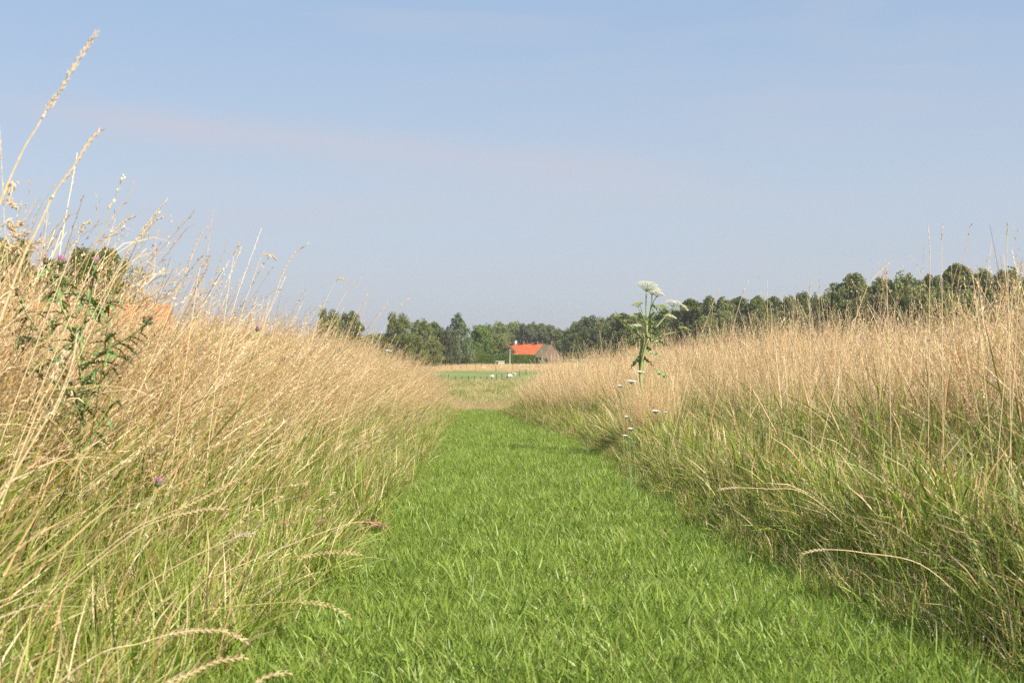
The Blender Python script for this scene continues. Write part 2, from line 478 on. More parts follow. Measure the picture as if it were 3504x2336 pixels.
def stalks(acc, n, rad, h0, h1, lean_m, lean_s, spread, head='mix', S=5, w=0.0020, green=0.1, bendmax=.7):
    base = np.zeros((n, 3)); base[:, :2] = rng.normal(0, rad, (n, 2)); base[:, 2] = -0.02
    L = h0 + (h1 - h0) * rng.beta(1.6, 2.2, n)
    az = rng.normal(0, spread, n)
    lean = rng.normal(lean_m, lean_s, n); bend = lean + rng.uniform(0.05, bendmax, n)
    pts, tan = curves(base, L, az, lean, bend, S, 2.0)
    rnd = rng.uniform(0, 1, n)
    dry = np.clip(1 - (rng.uniform(0, 1, n) < green) * rng.uniform(.4, .9, n), 0, 1)
    tt = np.linspace(0, 1, S + 1)[None]
    dryt = np.clip(dry[:, None] - 1.0 * np.clip(0.45 - tt, 0, 1), 0, 1)
    ribbons(acc, pts, tan, rng.uniform(w * .8, w * 1.3, n), PROF_STEM(S), rnd, dryt)
    # second ribbon at right angles so that the stalk keeps its width from every side
    # heads
    K = 15
    typ = rng.choice([0, 1, 2], n, p=[.45, .2, .35]) if head == 'mix' else np.full(n, head)
    t0 = np.where(typ == 0, .80, np.where(typ == 1, .90, .72))
    tk = t0[:, None] + (1 - t0)[:, None] * (np.arange(K)[None] + rng.uniform(0, 1, (n, K))) / K
    f = tk * S; i0 = np.clip(f.astype(int), 0, S - 1); fr = (f - i0)[..., None]
    ii = np.arange(n)[:, None]
    p = pts[ii, i0] * (1 - fr) + pts[ii, i0 + 1] * fr
    tg = tan[ii, i0]
    outw = unit(rng.normal(size=(n, K, 3)))
    k_out = np.where(typ == 0, .25, np.where(typ == 1, .7, .7))[:, None, None]
    d = unit(tg + outw * k_out)
    l = np.where(typ == 0, .012, np.where(typ == 1, .010, .018))[:, None] * rng.uniform(.7, 1.3, (n, K))
    ww = np.where(typ == 0, .0050, np.where(typ == 1, .0060, .0026))[:, None] * rng.uniform(.7, 1.3, (n, K))
    off = np.where(typ == 2, .006, .002)[:, None, None] * outw * rng.uniform(0, 1, (n, K, 1))
    spikelets(acc, (p + off).reshape(-1, 3), d.reshape(-1, 3), l.ravel(), ww.ravel(), np.repeat(rnd, K), np.repeat(dry, K), 1.0)

def dry_leaves(acc, n, rad, hmax, lean_m, spread):
    """short wispy dead leaves and fine panicle branches hanging off the stems"""
    base = np.zeros((n, 3)); base[:, :2] = rng.normal(0, rad, (n, 2))
    hz = rng.uniform(0.35, hmax, n)
    base[:, 2] = hz
    base[:, 0] += np.sin(lean_m) * hz
    L = rng.uniform(0.06, 0.22, n)
    az = rng.normal(0, spread, n)
    lean = rng.uniform(lean_m - .3, lean_m + 0.6, n); bend = lean + rng.uniform(0.3, 1.6, n)
    pts, tan = curves(base, L, az, lean, bend, 3)
    ribbons(acc, pts, tan, rng.uniform(.0018, .0042, n), PROF_LEAF(3), rng.uniform(0, 1, n), rng.uniform(.7, 1, n))

SRC = {}
def source_collection(name, meshes):
    c = bpy.data.collections.new(name)
    for k, me in enumerate(meshes):
        o = bpy.data.objects.new('%s_%02d' % (name, k), me)
        c.objects.link(o)
    SRC[name] = (c, len(meshes))
    return c

def scatter_tree(c):
    ng = bpy.data.node_groups.new('scatter_' + c.name, 'GeometryNodeTree')
    ng.interface.new_socket('Geometry', in_out='INPUT', socket_type='NodeSocketGeometry')
    ng.interface.new_socket('Geometry', in_out='OUTPUT', socket_type='NodeSocketGeometry')
    gi = ng.nodes.new('NodeGroupInput'); go = ng.nodes.new('NodeGroupOutput')
    ci = ng.nodes.new('GeometryNodeCollectionInfo')
    ci.inputs['Collection'].default_value = c
    ci.inputs['Separate Children'].default_value = True
    ci.inputs['Reset Children'].default_value = True
    ip = ng.nodes.new('GeometryNodeInstanceOnPoints')
    ip.inputs['Pick Instance'].default_value = True
    def attr(name, typ):
        a = ng.nodes.new('GeometryNodeInputNamedAttribute'); a.data_type = typ
        a.inputs['Name'].default_value = name
        return a.outputs['Attribute']
    e2r = ng.nodes.new('FunctionNodeEulerToRotation')
    ng.links.new(attr('rot', 'FLOAT_VECTOR'), e2r.inputs[0])
    ng.links.new(gi.outputs[0], ip.inputs['Points'])
    ng.links.new(ci.outputs[0], ip.inputs['Instance'])
    ng.links.new(attr('idx', 'INT'), ip.inputs['Instance Index'])
    ng.links.new(e2r.outputs[0], ip.inputs['Rotation'])
    ng.links.new(attr('scl', 'FLOAT_VECTOR'), ip.inputs['Scale'])
    ng.links.new(ip.outputs[0], go.inputs[0])
    return ng

def scatter(name, label, src, pts, rot, scl, idx=None):
    c, n = SRC[src]
    me = bpy.data.meshes.new(name)
    me.vertices.add(len(pts))
    me.vertices.foreach_set('co', np.asarray(pts, np.float32).ravel())
    a = me.attributes.new('rot', 'FLOAT_VECTOR', 'POINT'); a.data.foreach_set('vector', np.asarray(rot, np.float32).ravel())
    if np.ndim(scl) == 1: scl = np.stack([scl, scl, scl], -1)
    a = me.attributes.new('scl', 'FLOAT_VECTOR', 'POINT'); a.data.foreach_set('vector', np.asarray(scl, np.float32).ravel())
    if idx is None: idx = rng.integers(0, n, len(pts))
    a = me.attributes.new('idx', 'INT', 'POINT'); a.data.foreach_set('value', np.asarray(idx, np.int32))
    o = link_mesh(name, me)
    md = o.modifiers.new('scatter', 'NODES')
    md.node_group = scatter_tree(c)
    tag(o, label, kind='stuff')
    return o

# --- source tufts
source_collection('short_tuft', [lawn_tuft(70, 0.06, 0.028, 0.07) for _ in range(6)] + [lawn_tuft(60, 0.06, 0.02, 0.055, dryp=.4) for _ in range(3)])
source_collection('lawn_blade', [lawn_tuft(7, 0.03, 0.06, 0.12, 0.0032, 0.0052, 4, .03) for _ in range(6)])
source_collection('leafy_windy', [leafy_tuft(50, 0.07, 0.22, 0.74, 0.24, .35, .005, .011, dryp=.22, spread=1.6).mesh('leafy_windy', M_TALL) for _ in range(7)])
source_collection('leafy_upright', [leafy_tuft(50, 0.07, 0.22, 0.70, 0.12, .33, .005, .011, dryp=.34, spread=2.2).mesh('leafy_upright', M_TALL) for _ in range(7)])
def dry_tuft(lean_m, spread, n=24, bm=.7, ls=.20):
    acc = leafy_tuft(12, 0.05, 0.2, 0.6, lean_m, .25, .003, .006, dryp=.4, spread=spread)
    stalks(acc, n, 0.08, 0.58, 1.34, lean_m, ls, spread, bendmax=bm, w=.0029)
    dry_leaves(acc, 20, 0.07, 0.92, lean_m, spread)
    return acc.mesh('dry_tuft', M_TALL)
source_collection('dry_windy', [dry_tuft(0.30, .35) for _ in range(8)])
source_collection('dry_upright', [dry_tuft(0.05, 1.2, bm=.45, ls=.24) for _ in range(8)])
source_collection('tall_green', [leafy_tuft(9, 0.06, 0.55, 0.98, 0.18, .2, .005, .010, dryp=.25, spread=1.2, bendmax=1.0).mesh('tall_green', M_TALL) for _ in range(6)])
def loose_straw():
    acc = Acc()
    stalks(acc, 5, 0.10, 0.4, 0.9, .45, .35, 2.5, head=2, w=.0024, bendmax=.9, green=.5)
    return acc.mesh('loose_straw', M_TALL)
source_collection('loose_straw', [loose_straw() for _ in range(8)])
def fine_tuft(lean_m, spread):
    acc = Acc()
    stalks(acc, 22, 0.09, 0.5, 1.15, lean_m, .22, spread, head=2, w=.0014)
    dry_leaves(acc, 36, 0.08, 0.75, lean_m, spread)
    return acc.mesh('fine_tuft', M_TALL)
source_collection('fine_windy', [fine_tuft(0.42, .5) for _ in range(5)])
source_collection('fine_upright', [fine_tuft(0.08, 1.2) for _ in range(5)])
def tall_single(lean_m, spread, h0, h1):
    acc = Acc()
    stalks(acc, 3, 0.05, h0, h1, lean_m, .10, spread, w=.0028, bendmax=.5, green=0)
    return acc.mesh('tall_single', M_TALL)
source_collection('tall_windy', [tall_single(0.28, .3, 1.1, 1.42) for _ in range(10)])
source_collection('tall_upright', [tall_single(0.06, 1.2, 1.1, 1.42) for _ in range(10)])
def low_tuft():
    acc = leafy_tuft(56, 0.07, 0.12, 0.36, 0.25, .3, .003, .0065, dryp=.16, spread=.9)
    
    return acc.mesh('low_tuft', M_TALL)
source_collection('low_edge', [low_tuft() for _ in range(6)])

def rand_field(n, x0, x1, y0, y1):
    return rng.uniform(x0, x1, n), rng.uniform(y0, y1, n)
def in_view(x, y, m=1.0):
    """keep what the camera, or one moved a step aside, can see"""
    return (np.abs(x) < 0.46 * y + m) & (y > 0.2)
def build_pts(x, y, sink=0.0):
    return np.stack([x, y, ground_z(x, y) - sink], -1)
def vnoise(x, y, s, seed=0):
    a = np.sin(x * s * 1.7 + seed) + np.sin(y * s * 1.3 + seed * 2.1) + np.sin((x + y) * s * 2.3 + seed * 0.7) + np.sin((x - 1.7 * y) * s * 0.9 + seed * 1.3)
    return a / 4

# --- mown path
def density_y(n, y0, y1, p):
    """sample y in [y0,y1] with density ~ y^-p"""
    u = rng.uniform(0, 1, n)
    k = 1 - (p if abs(p - 1) > 1e-6 else 0.999)
    return (y0 ** k + u * (y1 ** k - y0 ** k)) ** (1 / k)
n = 30000
y = density_y(n, 1.2, 36, 0.9)
x = edge_l(y) - 0.25 + rng.uniform(0, 1, n) * 2.55
k = in_view(x, y, .6)
x, y = x[k], y[k]
s = (0.85 + 0.22 * vnoise(x, y, 2.5) + 0.22 * vnoise(x, y, 11.0, 3)) * (1 + 0.03 * np.clip(y - 4, 0, 30)) * rng.uniform(.8, 1.2, len(x))
rot = np.stack([rng.normal(0, .12, len(x)), rng.normal(0, .12, len(x)), rng.uniform(0, 6.28, len(x))], -1)
thatch = vnoise(x, y, 4.2, 6) + rng.uniform(-.35, .35, len(x)) > .42
idx = np.where(thatch, rng.integers(6, 9, len(x)), rng.integers(0, 6, len(x)))
scatter('mown_grass', 'short bright green mown grass of the path', 'short_tuft', build_pts(x, y), rot, np.stack([s * 1.15, s * 1.15, s * .95], -1), idx)
n = 9000
y = density_y(n, 1.2, 30, 1.0)
x = edge_l(y) + rng.uniform(0, 1, n) * 2.1
k = (vnoise(x, y, 3.0, 2) > -0.35)
x, y = x[k], y[k]
rot = np.stack([rng.normal(0, .2, len(x)), rng.normal(0, .2, len(x)), rng.uniform(0, 6.28, len(x))], -1)
scatter('longer_grass_blades', 'longer single grass blades sticking out of the mown path', 'lawn_blade', build_pts(x, y), rot, rng.uniform(.6, 1.1, len(x)))

# --- the two banks of uncut grass. w = distance from the mown edge
def bank(side, n, w0, w1, y0, y1, p=0.5):
    y = density_y(n, y0, y1, p) if y0 > 0 else rng.uniform(y0, y1, n)
    w = w0 + rng.uniform(0, 1, n) * (w1 - w0)
    w = w + 0.10 * vnoise(y, y * 0.3, 2.2, 5 if side < 0 else 9)
    ws = w - (.7 if side > 0 else .25) * w0 * smooth(10, 26, y)      # the tall growth closes in on the path further off
    x = edge_l(y) - ws if side < 0 else edge_r(y) + ws
    k = in_view(x, y, .9 if side < 0 else .7)
    return x[k], y[k], w[k]
def thin_near(x, y, w, ylim, wlim, keep):
    """fewer dry stems close to the camera where the verge is leafy"""
    k = ~((y < ylim) & (w < wlim) & (rng.uniform(0, 1, len(x)) > keep))
    return x[k], y[k], w[k]
def windrot(n, sd, tilt=.17, mean=0.0):
    return np.stack([rng.normal(0, tilt, n), rng.normal(0, tilt, n), rng.normal(mean, sd, n)], -1)
def hscale(w, full=0.9, lo=0.55):
    return lo + (1 - lo) * np.clip(w / full, 0, 1)

# keep the thistle and the hogweed in sight
def clear(x, y, s):
    """shorter growth in front of the hogweed and thistle"""
    f = np.ones_like(x)
    k = (np.abs(x - 1.27 * y / 12) < 0.16) & (y > 8.0) & (y < 12.4)
    f[k] *= 0.95
    k = (y < 3.4) & (x > -0.43 * y) & (x < -0.27 * y) & (y > 1.6)
    f[k] *= 0.88
    return s * f

# left: wind pushes everything over to the right
x, y, w = bank(-1, 7000, 0.14, 2.6, .9, 34, .85)
s = clear(x, y, hscale(w, .8, .4) * rng.uniform(.75, 1.15, len(x)))
scatter('green_undergrowth', 'green and yellowing leaves leaning with the wind at the foot of the near bank', 'leafy_windy', build_pts(x, y), windrot(len(x), .5), s)
x, y, w = thin_near(*bank(-1, 4600, 0.62, 6.0, 1.2, 35, .55), 3.4, 1.1, .3)
s = clear(x, y, hscale(w - .45, .6, .6) * (.93 + .07 * smooth(4, 12, y)) * rng.uniform(.85, 1.12, len(x)) * (1 + .12 * vnoise(x, y, 1.1, 4) + .22 * smooth(.15, .45, vnoise(x, y, 2.1, 1))) * (1 + .10 * smooth(8, 26, y)))
scatter('dry_tall_grass', 'dense bleached tall grass leaning with the wind beside the path', 'dry_windy', build_pts(x, y), windrot(len(x), .28), s)
x, y, w = thin_near(*bank(-1, 2600, 0.75, 6.0, 1.2, 35, .55), 3.4, 1.2, .25)
s = clear(x, y, hscale(w - .5, .6, .7) * rng.uniform(.95, 1.25, len(x)))
scatter('fine_straw_grass', 'fine wispy straw coloured grass with feathery heads', 'fine_windy', build_pts(x, y), windrot(len(x), .35), s)
x, y, w = bank(-1, 1500, 0.6, 5.0, 2.9, 34, .6)
scatter('flowering_stalks', 'tallest seeding stalks standing above the wind-blown bank', 'tall_windy', build_pts(x, y), windrot(len(x), .3), clear(x, y, rng.uniform(.85, 1.1, len(x))))
x, y, w = bank(-1, 1800, 0.05, 0.50, .9, 34, .8)
scatter('edge_grass', 'low tangled grass spilling over the mown edge', 'low_edge', build_pts(x, y), windrot(len(x), .5), rng.uniform(.55, 1.0, len(x)))

x, y, w = bank(-1, 1500, 0.5, 4.5, 3.2, 34, .6)
scatter('tall_green_blades', 'long green blades growing up between the leaning straw', 'tall_green', build_pts(x, y), windrot(len(x), .5), rng.uniform(.6, 1.05, len(x)))
x, y, w = bank(-1, 1000, 0.15, 2.4, 2.6, 34, .75)
scatter('loose_straws', 'loose straws crossing at all angles in the near bank', 'loose_straw', build_pts(x, y), windrot(len(x), .9), rng.uniform(.6, 1.05, len(x)))
# right: more upright, the rim falls over towards the path
x, y, w = bank(1, 8200, 0.1, 3.4, 1.6, 34, .7)
s = clear(x, y, hscale(w - .1, 1.0, .35) * rng.uniform(.75, 1.1, len(x)))
scatter('green_undergrowth', 'lush green leaves at the foot of the sunlit bank', 'leafy_upright', build_pts(x, y), windrot(len(x), 3), s)
x, y, w = thin_near(*bank(1, 6200, 1.05, 9.0, 2.0, 36, .5), 4.2, 1.5, .85)
s = clear(x, y, hscale(w - .9, .6, .72) * (.90 + .26 * (1 - smooth(3.0, 8.5, y))) * rng.uniform(.78, 1.16, len(x)) * (1 + .12 * vnoise(x, y, 1.3, 8) + .24 * smooth(.15, .45, vnoise(x, y, 2.1, 3))) * (1 + .10 * smooth(8, 26, y)))
m1 = rng.uniform(0, 1, len(x)) < .55
scatter('dry_tall_grass', 'dense bleached upright tall grass beneath the poplar row', 'dry_upright', build_pts(x[m1], y[m1]), windrot(m1.sum(), 3), s[m1])
m2 = ~m1
rot = windrot(m2.sum(), .5); 
scatter('dry_leaning_grass', 'bleached tall grass nodding away from the wind under the poplar row', 'dry_windy', build_pts(x[m2], y[m2]), np.stack([rot[:, 0], rot[:, 1] - .18, rot[:, 2]], -1), s[m2])
x, y, w = bank(1, 3000, 1.1, 9.0, 2.0, 36, .5)
s = clear(x, y, hscale(w - .9, .6, .75) * rng.uniform(.8, 1.05, len(x)))
scatter('fine_straw_grass', 'fine feathery straw grass filling the sunlit bank', 'fine_upright', build_pts(x, y), windrot(len(x), 3), s)
x, y, w = bank(1, 2000, 1.0, 8.0, 2.6, 34, .5)
scatter('flowering_stalks', 'tallest seeding stalks standing above the upright bank', 'tall_upright', build_pts(x, y), windrot(len(x), 3), clear(x, y, rng.uniform(.8, 1.1, len(x))))
x, y, w = bank(1, 2600, 0.08, 0.8, 1.6, 34, .8)
scatter('edge_grass', 'low tangled grass drooping across the shaded mown edge', 'low_edge', build_pts(x, y), windrot(len(x), .7, .1, math.pi), rng.uniform(.55, 1.0, len(x)))

x, y, w = bank(1, 2400, 0.7, 6.0, 2, 34, .6)
scatter('tall_green_blades', 'long green blades growing up between the upright straw', 'tall_green', build_pts(x, y), windrot(len(x), 3), rng.uniform(.6, 1.05, len(x)))
x, y, w = bank(1, 4000, 0.25, 3.4, 2.6, 34, .7)
scatter('loose_straws', 'loose straws crossing at all angles in the sunlit bank', 'loose_straw', build_pts(x, y), windrot(len(x), 3), rng.uniform(.6, 1.05, len(x)) * hscale(w, 1.0, .5))
# soft transition from mown to uncut grass
n = 2600
y = density_y(n, 1.4, 32, .8)
x = edge_r(y) + rng.uniform(-.24, .30, n) + .08 * vnoise(y, y * .3, 3.1, 5)
k = in_view(x, y, 1.2)
x, y = x[k], y[k]
scatter('verge_grass', 'ankle high green grass fading into the shaded mown edge', 'leafy_upright', build_pts(x, y), windrot(len(x), 3), rng.uniform(.22, .5, len(x)) * (1 + .8 * np.clip((x - edge_r(y)) / .3, -.6, 1)))
n = 1500
y = density_y(n, 1.0, 32, .8)
x = edge_l(y) - rng.uniform(-.20, .25, n) + .08 * vnoise(y, y * .3, 3.1, 5)
scatter('verge_grass', 'ankle high green grass at the foot of the windy bank', 'leafy_windy', build_pts(x, y), windrot(len(x), 1.5), rng.uniform(.22, .48, len(x)))
# the same verges beside and behind the camera; they shade the foreground
for side, nm in ((1, 'sunlit'), (-1, 'windy')):
    n = 900
    y = rng.uniform(-2.0, 3.6, n); w = rng.uniform(.12, 2.8, n)
    x = (edge_r(y) + w) if side > 0 else (edge_l(y) - w)
    k = ~in_view(x, y, .7 if side > 0 else .9)
    x, y, w = x[k], y[k], w[k]
    s = hscale(w - .3, .8, .5) * rng.uniform(.85, 1.15, len(x))
    h = rng.uniform(0, 1, len(x)) < .55
    scatter('verge_growth', 'tall grass of the %s bank beside the camera' % nm, 'dry_upright' if side > 0 else 'dry_windy', build_pts(x[h], y[h]), windrot(h.sum(), 3 if side > 0 else .3), s[h])
    scatter('verge_growth', 'leafy undergrowth of the %s bank beside the camera' % nm, 'leafy_upright' if side > 0 else 'leafy_windy', build_pts(x[~h], y[~h]), windrot((~h).sum(), 3 if side > 0 else .5), s[~h])
n = 46
y = rng.uniform(10.9, 11.9, n); x = .106 * y + rng.uniform(-.10, .28, n)
scatter('hogweed_front_grass', 'straw and green stems standing in front of the hogweed stem', 'dry_upright', build_pts(x, y), windrot(n, 3), rng.uniform(.55, .8, n))
# growth round the foot of the hogweed
n = 110
y = rng.uniform(10.0, 12.6, n); x = y * 0.106 + rng.normal(0.05, .15, n)
k = x > edge_r(y) - .12
x, y = x[k], y[k]
scatter('hogweed_foot_grass', 'green tangle round the foot of the hogweed', 'leafy_upright', build_pts(x, y), windrot(len(x), 3), rng.uniform(.5, .85, len(x)) * np.clip((x - edge_r(y)) / .3 + .45, .35, 1))
# --- tan grass where the path drops over the crest, and down the far slope
x, y = rand_field(2600, -6, 6, 33.2, 46)
scatter('crest_grass', 'tan grass closing off the end of the mown path', 'fine_windy', build_pts(x, y), windrot(len(x), .5), rng.uniform(.28, .60, len(x)) * (1 + .75 * smooth(.6, 2.5, np.abs(x + .9))))
# --- rough tussocks on the polder before the sheep pasture
x, y = rand_field(5200, -30, 24, 120, 196)
k = vnoise(x, y, .16, 3) + rng.uniform(-.4, .4, len(x)) > 0.50
x, y = x[k], y[k]
scatter('rough_tussocks', 'olive and straw tussocks growing in front of the sheep fence', 'dry_upright', build_pts(x, y), windrot(len(x), 3), rng.uniform(.7, 1.3, len(x))[:, None] * np.array([[2.4, 2.4, .9]]))
x, y = rand_field(4200, -34, 24, 118, 204)
scatter('rough_pasture', 'green rough grass below the dike', 'leafy_upright', build_pts(x, y), windrot(len(x), 3), rng.uniform(.8, 1.4, len(x))[:, None] * np.array([[3, 3, 1.1]]))
# --- hay coloured field between the sheep and the hedge
x, y = rand_field(9000, -52, 34, 302, 396)
scatter('hay_field', 'hay coloured strip of long grass in front of the clipped hedge', 'dry_upright', build_pts(x, y), windrot(len(x), 3), rng.uniform(.8, 1.2, len(x))[:, None] * np.array([[4, 4, .42]]))

# ------------------------------------------------------------------ trees
def tube(path, radii, n=7, cap=True):
    path = [Vector(p) for p in path]
    vs, qs = [], []
    prev = None
    for k, p in enumerate(path):
        d = (path[min(k + 1, len(path) - 1)] - path[max(k - 1, 0)]).normalized()
        a = Vector((1, 0, 0)) if abs(d.x) < .8 else Vector((0, 1, 0))
        if prev is not None: a = prev
        u = (a - d * a.dot(d)).normalized(); prev = u
        w = d.cross(u)
        for j in range(n):
            t = 2 * math.pi * j / n
            vs.append(p + (u * math.cos(t) + w * math.sin(t)) * radii[k])
    for k in range(len(path) - 1):
        for j in range(n):
            qs.append((k * n + j, k * n + (j + 1) % n, (k + 1) * n + (j + 1) % n, (k + 1) * n + j))
    if cap:
        vs.append(path[-1]); c = len(vs) - 1; b = (len(path) - 1) * n
        for j in range(n): qs.append((b + j, b + (j + 1) % n, c))
        vs.append(path[0]); c = len(vs) - 1
        for j in range(n): qs.append(((j + 1) % n, j, c))
    return vs, qs

class Soup:
    def __init__(s): s.v = []; s.f = []; s.m = []
    def add(s, vf, m=0):
        o = len(s.v); s.v += [Vector(p) for p in vf[0]]
        s.f += [tuple(i + o for i in f) for f in vf[1]]; s.m += [m] * len(vf[1])
        return s
    def mesh(s, name, mats, smooth_shade=False):
        me = bpy.data.meshes.new(name)
        me.from_pydata([tuple(v) for v in s.v], [], s.f)
        for m in (mats if isinstance(mats, (list, tuple)) else [mats]): me.materials.append(m)
        me.polygons.foreach_set('material_index', s.m)
        if smooth_shade: me.polygons.foreach_set('use_smooth', [True] * len(s.f))
        me.update()
        return me
def box(x0, x1, y0, y1, z0, z1):
    v = [(x0, y0, z0), (x1, y0, z0), (x1, y1, z0), (x0, y1, z0), (x0, y0, z1), (x1, y0, z1), (x1, y1, z1), (x0, y1, z1)]
    f = [(0, 3, 2, 1), (4, 5, 6, 7), (0, 1, 5, 4), (1, 2, 6, 5), (2, 3, 7, 6), (3, 0, 4, 7)]
    return v, f

def leaf_cards(centers, sizes, rnd):
    n = len(centers)
    nrm = unit(rng.normal(size=(n, 3))); a = unit(np.cross(nrm, unit(rng.normal(size=(n, 3))))); b = np.cross(nrm, a)
    s = sizes[:, None]
    v = np.stack([centers - a * s * .5, centers + b * s * .35 + a * s * .05, centers + a * s * .5, centers - b * s * .35 - a * s * .05], 1).reshape(-1, 3)
    at = np.zeros((n, 4, 4)); at[:, :, 1] = rnd[:, None]; at[:, :, 3] = 1
    return v, np.arange(n * 4).reshape(n, 4), at.reshape(-1, 4)

def crown_mesh(kind, H, Wd, n_lobes, n_leaf, leaf, mat):
    """crown of a tree H tall and Wd wide, built from many unequal clumps of leaves"""
    acc = Acc()
    lobes = []
    for k in range(n_lobes):
        a = rng.uniform(0, 2 * math.pi)
        u = rng.uniform(0, 1)
        if kind == 'dome':
            z = H * (0.16 + 0.78 * u); prof = math.sqrt(max(0.02, 1 - ((u - .35) / .68) ** 2))
        elif kind == 'poplar':
            z = H * (0.08 + 0.84 * u); prof = (1 - u ** 4) ** .6 * (0.7 + .3 * min(1, u * 3))
        elif kind == 'wispy':
            z = H * (0.15 + 0.80 * u); prof = (1 - u ** 2) ** .6 * .95 + .06
        else:
            z = H * (0.10 + 0.80 * u); prof = math.sqrt(max(0.03, 1 - ((u - .3) / .75) ** 2))
        r = Wd / 2 * prof * rng.uniform(.45, .88)
        rad = Wd * rng.uniform(.10, .19) * math.sqrt(46 / n_lobes) * (0.75 if kind == 'wispy' else 1) * (1 - .35 * u)
        lobes.append((r * math.cos(a), r * math.sin(a), z, rad))
    per = n_leaf // n_lobes
    for (lx, ly, lz, rad) in lobes:
        m = int(per * rng.uniform(.6, 1.4))
        d = unit(rng.normal(size=(m, 3)))
        rr = rad * rng.uniform(.35, 1.12, m) ** .6
        c = np.stack([lx + d[:, 0] * rr, ly + d[:, 1] * rr, lz + d[:, 2] * rr * (1.0 if kind != 'poplar' else 1.6)], -1)
        v, q, at = leaf_cards(c, leaf * rng.uniform(.6, 1.3, m), np.clip(rng.uniform(0, 1, m) * .6 + rng.uniform(0, .4), 0, 1))
        acc.add(v, q, at)
    # inner mass so the heart of the crown is closed but ragged
    m = n_leaf // 4
    u = rng.uniform(0, 1, m); a = rng.uniform(0, 6.28, m)
    rr = Wd * .33 * np.sqrt(rng.uniform(0, 1, m)) * np.sqrt(np.maximum(.05, 1 - ((u - .35) / .7) ** 2))
    c = np.stack([rr * np.cos(a), rr * np.sin(a), H * (.15 + .72 * u)], -1)
    v, q, at = leaf_cards(c, leaf * 1.5 * rng.uniform(.6, 1.3, m), rng.uniform(0, .5, m))
    acc.add(v, q, at)
    return acc.mesh(kind + '_crown', mat)

def trunk_mesh(H, r0):
    s = Soup()
    pts = [(0, 0, -.3), (0.05, 0, H * .15), (-0.05, .08, H * .4), (.1, 0, H * .65), (0, -.1, H * .85)]
    s.add(tube(pts, [r0 * 1.25, r0, r0 * .75, r0 * .45, r0 * .12], 8))
    for k in range(9):
        z = H * (.25 + .055 * k); a = k * 2.4
        L = H * .22 * (1 - k * .05)
        p0 = Vector((0, 0, z)); d = Vector((math.cos(a), math.sin(a), .9)).normalized()
        s.add(tube([p0, p0 + d * L * .5, p0 + d * L + Vector((0, 0, .1 * L))], [r0 * .4, r0 * .25, r0 * .06], 5))
    return s.mesh('trunk', M_BARK, True)

PROTO = {}
def proto(key, kind, H, Wd, nl, nleaf, leaf, mi):
    PROTO[key] = (crown_mesh(kind, H, Wd, nl, nleaf, leaf, M_LEAF[mi]), trunk_mesh(H, H * .018 + .06), H, Wd)
proto('oak', 'dome', 12, 11, 80, 11000, .33, 0)
proto('oak_b', 'dome', 12, 9, 70, 9500, .33, 0)
proto('ash', 'round', 12, 9.5, 110, 12000, .30, 1)
proto('light', 'round', 12, 9, 80, 10000, .32, 3)
proto('willow', 'wispy', 12, 9, 60, 8000, .30, 2)
proto('poplar', 'poplar', 18, 9, 130, 14000, .40, 1)
proto('poplar_b', 'poplar', 18, 8, 110, 12500, .40, 0)
proto('poplar_c', 'poplar', 18, 10, 140, 14500, .40, 1)
proto('rusty', 'round', 12, 10, 90, 10000, .36, 4)
proto('near_oak', 'dome', 12, 11, 90, 26000, .20, 0)
proto('bush', 'round', 3.4, 3.4, 26, 3200, .18, 2)
proto('light_bush', 'dome', 3.0, 3.4, 16, 1600, .20, 3)

def tree(key, sx, top, d, width_px, label, cat='tree', group=None, name=None, base=None):
    crown, trunk, H, Wd = PROTO[key]
    x = px(sx, d); zb = gz(x, d) if base is None else base
    h = (pz(top, d) - zb) * 1.07
    w = width_px / FSRC * d * 1.2
    name = name or {'poplar': 'poplar_tree', 'poplar_b': 'poplar_tree', 'poplar_c': 'poplar_tree', 'willow': 'willow_tree', 'bush': 'round_bush', 'light_bush': 'garden_shrub'}.get(key, 'broadleaf_tree')
    o = empty(name, (x, d, zb), random.uniform(0, 6.28))
    tag(o, label, cat, group)
    o.scale = (w / Wd, w / Wd, h / H)
    link_mesh('crown', crown, o)
    link_mesh('trunk', trunk, o)
    return o

G_MID = 'trees behind the hedge and the farm'
G_FAR = 'distant wood behind the farmhouse'
G_POP = 'poplars lining the horizon beyond the sunlit bank'
G_NEAR = 'trees around the near houses'
# near trees by the houses beyond the windy bank
for a in [('near_oak', 40, 838, 122, 260, 'dark tree at the photo edge behind the tall grass heads'),
          ('near_oak', 190, 905, 135, 170, 'small dark tree filling the gap beside the domed tree'),
          ('near_oak', 325, 872, 112, 340, 'domed dark tree directly behind the thistle and orange roofs'),
          ('ash', 450, 1010, 120, 120, 'low tree sloping down beside the smaller orange roof')]:
    tree(*a, group=G_NEAR)
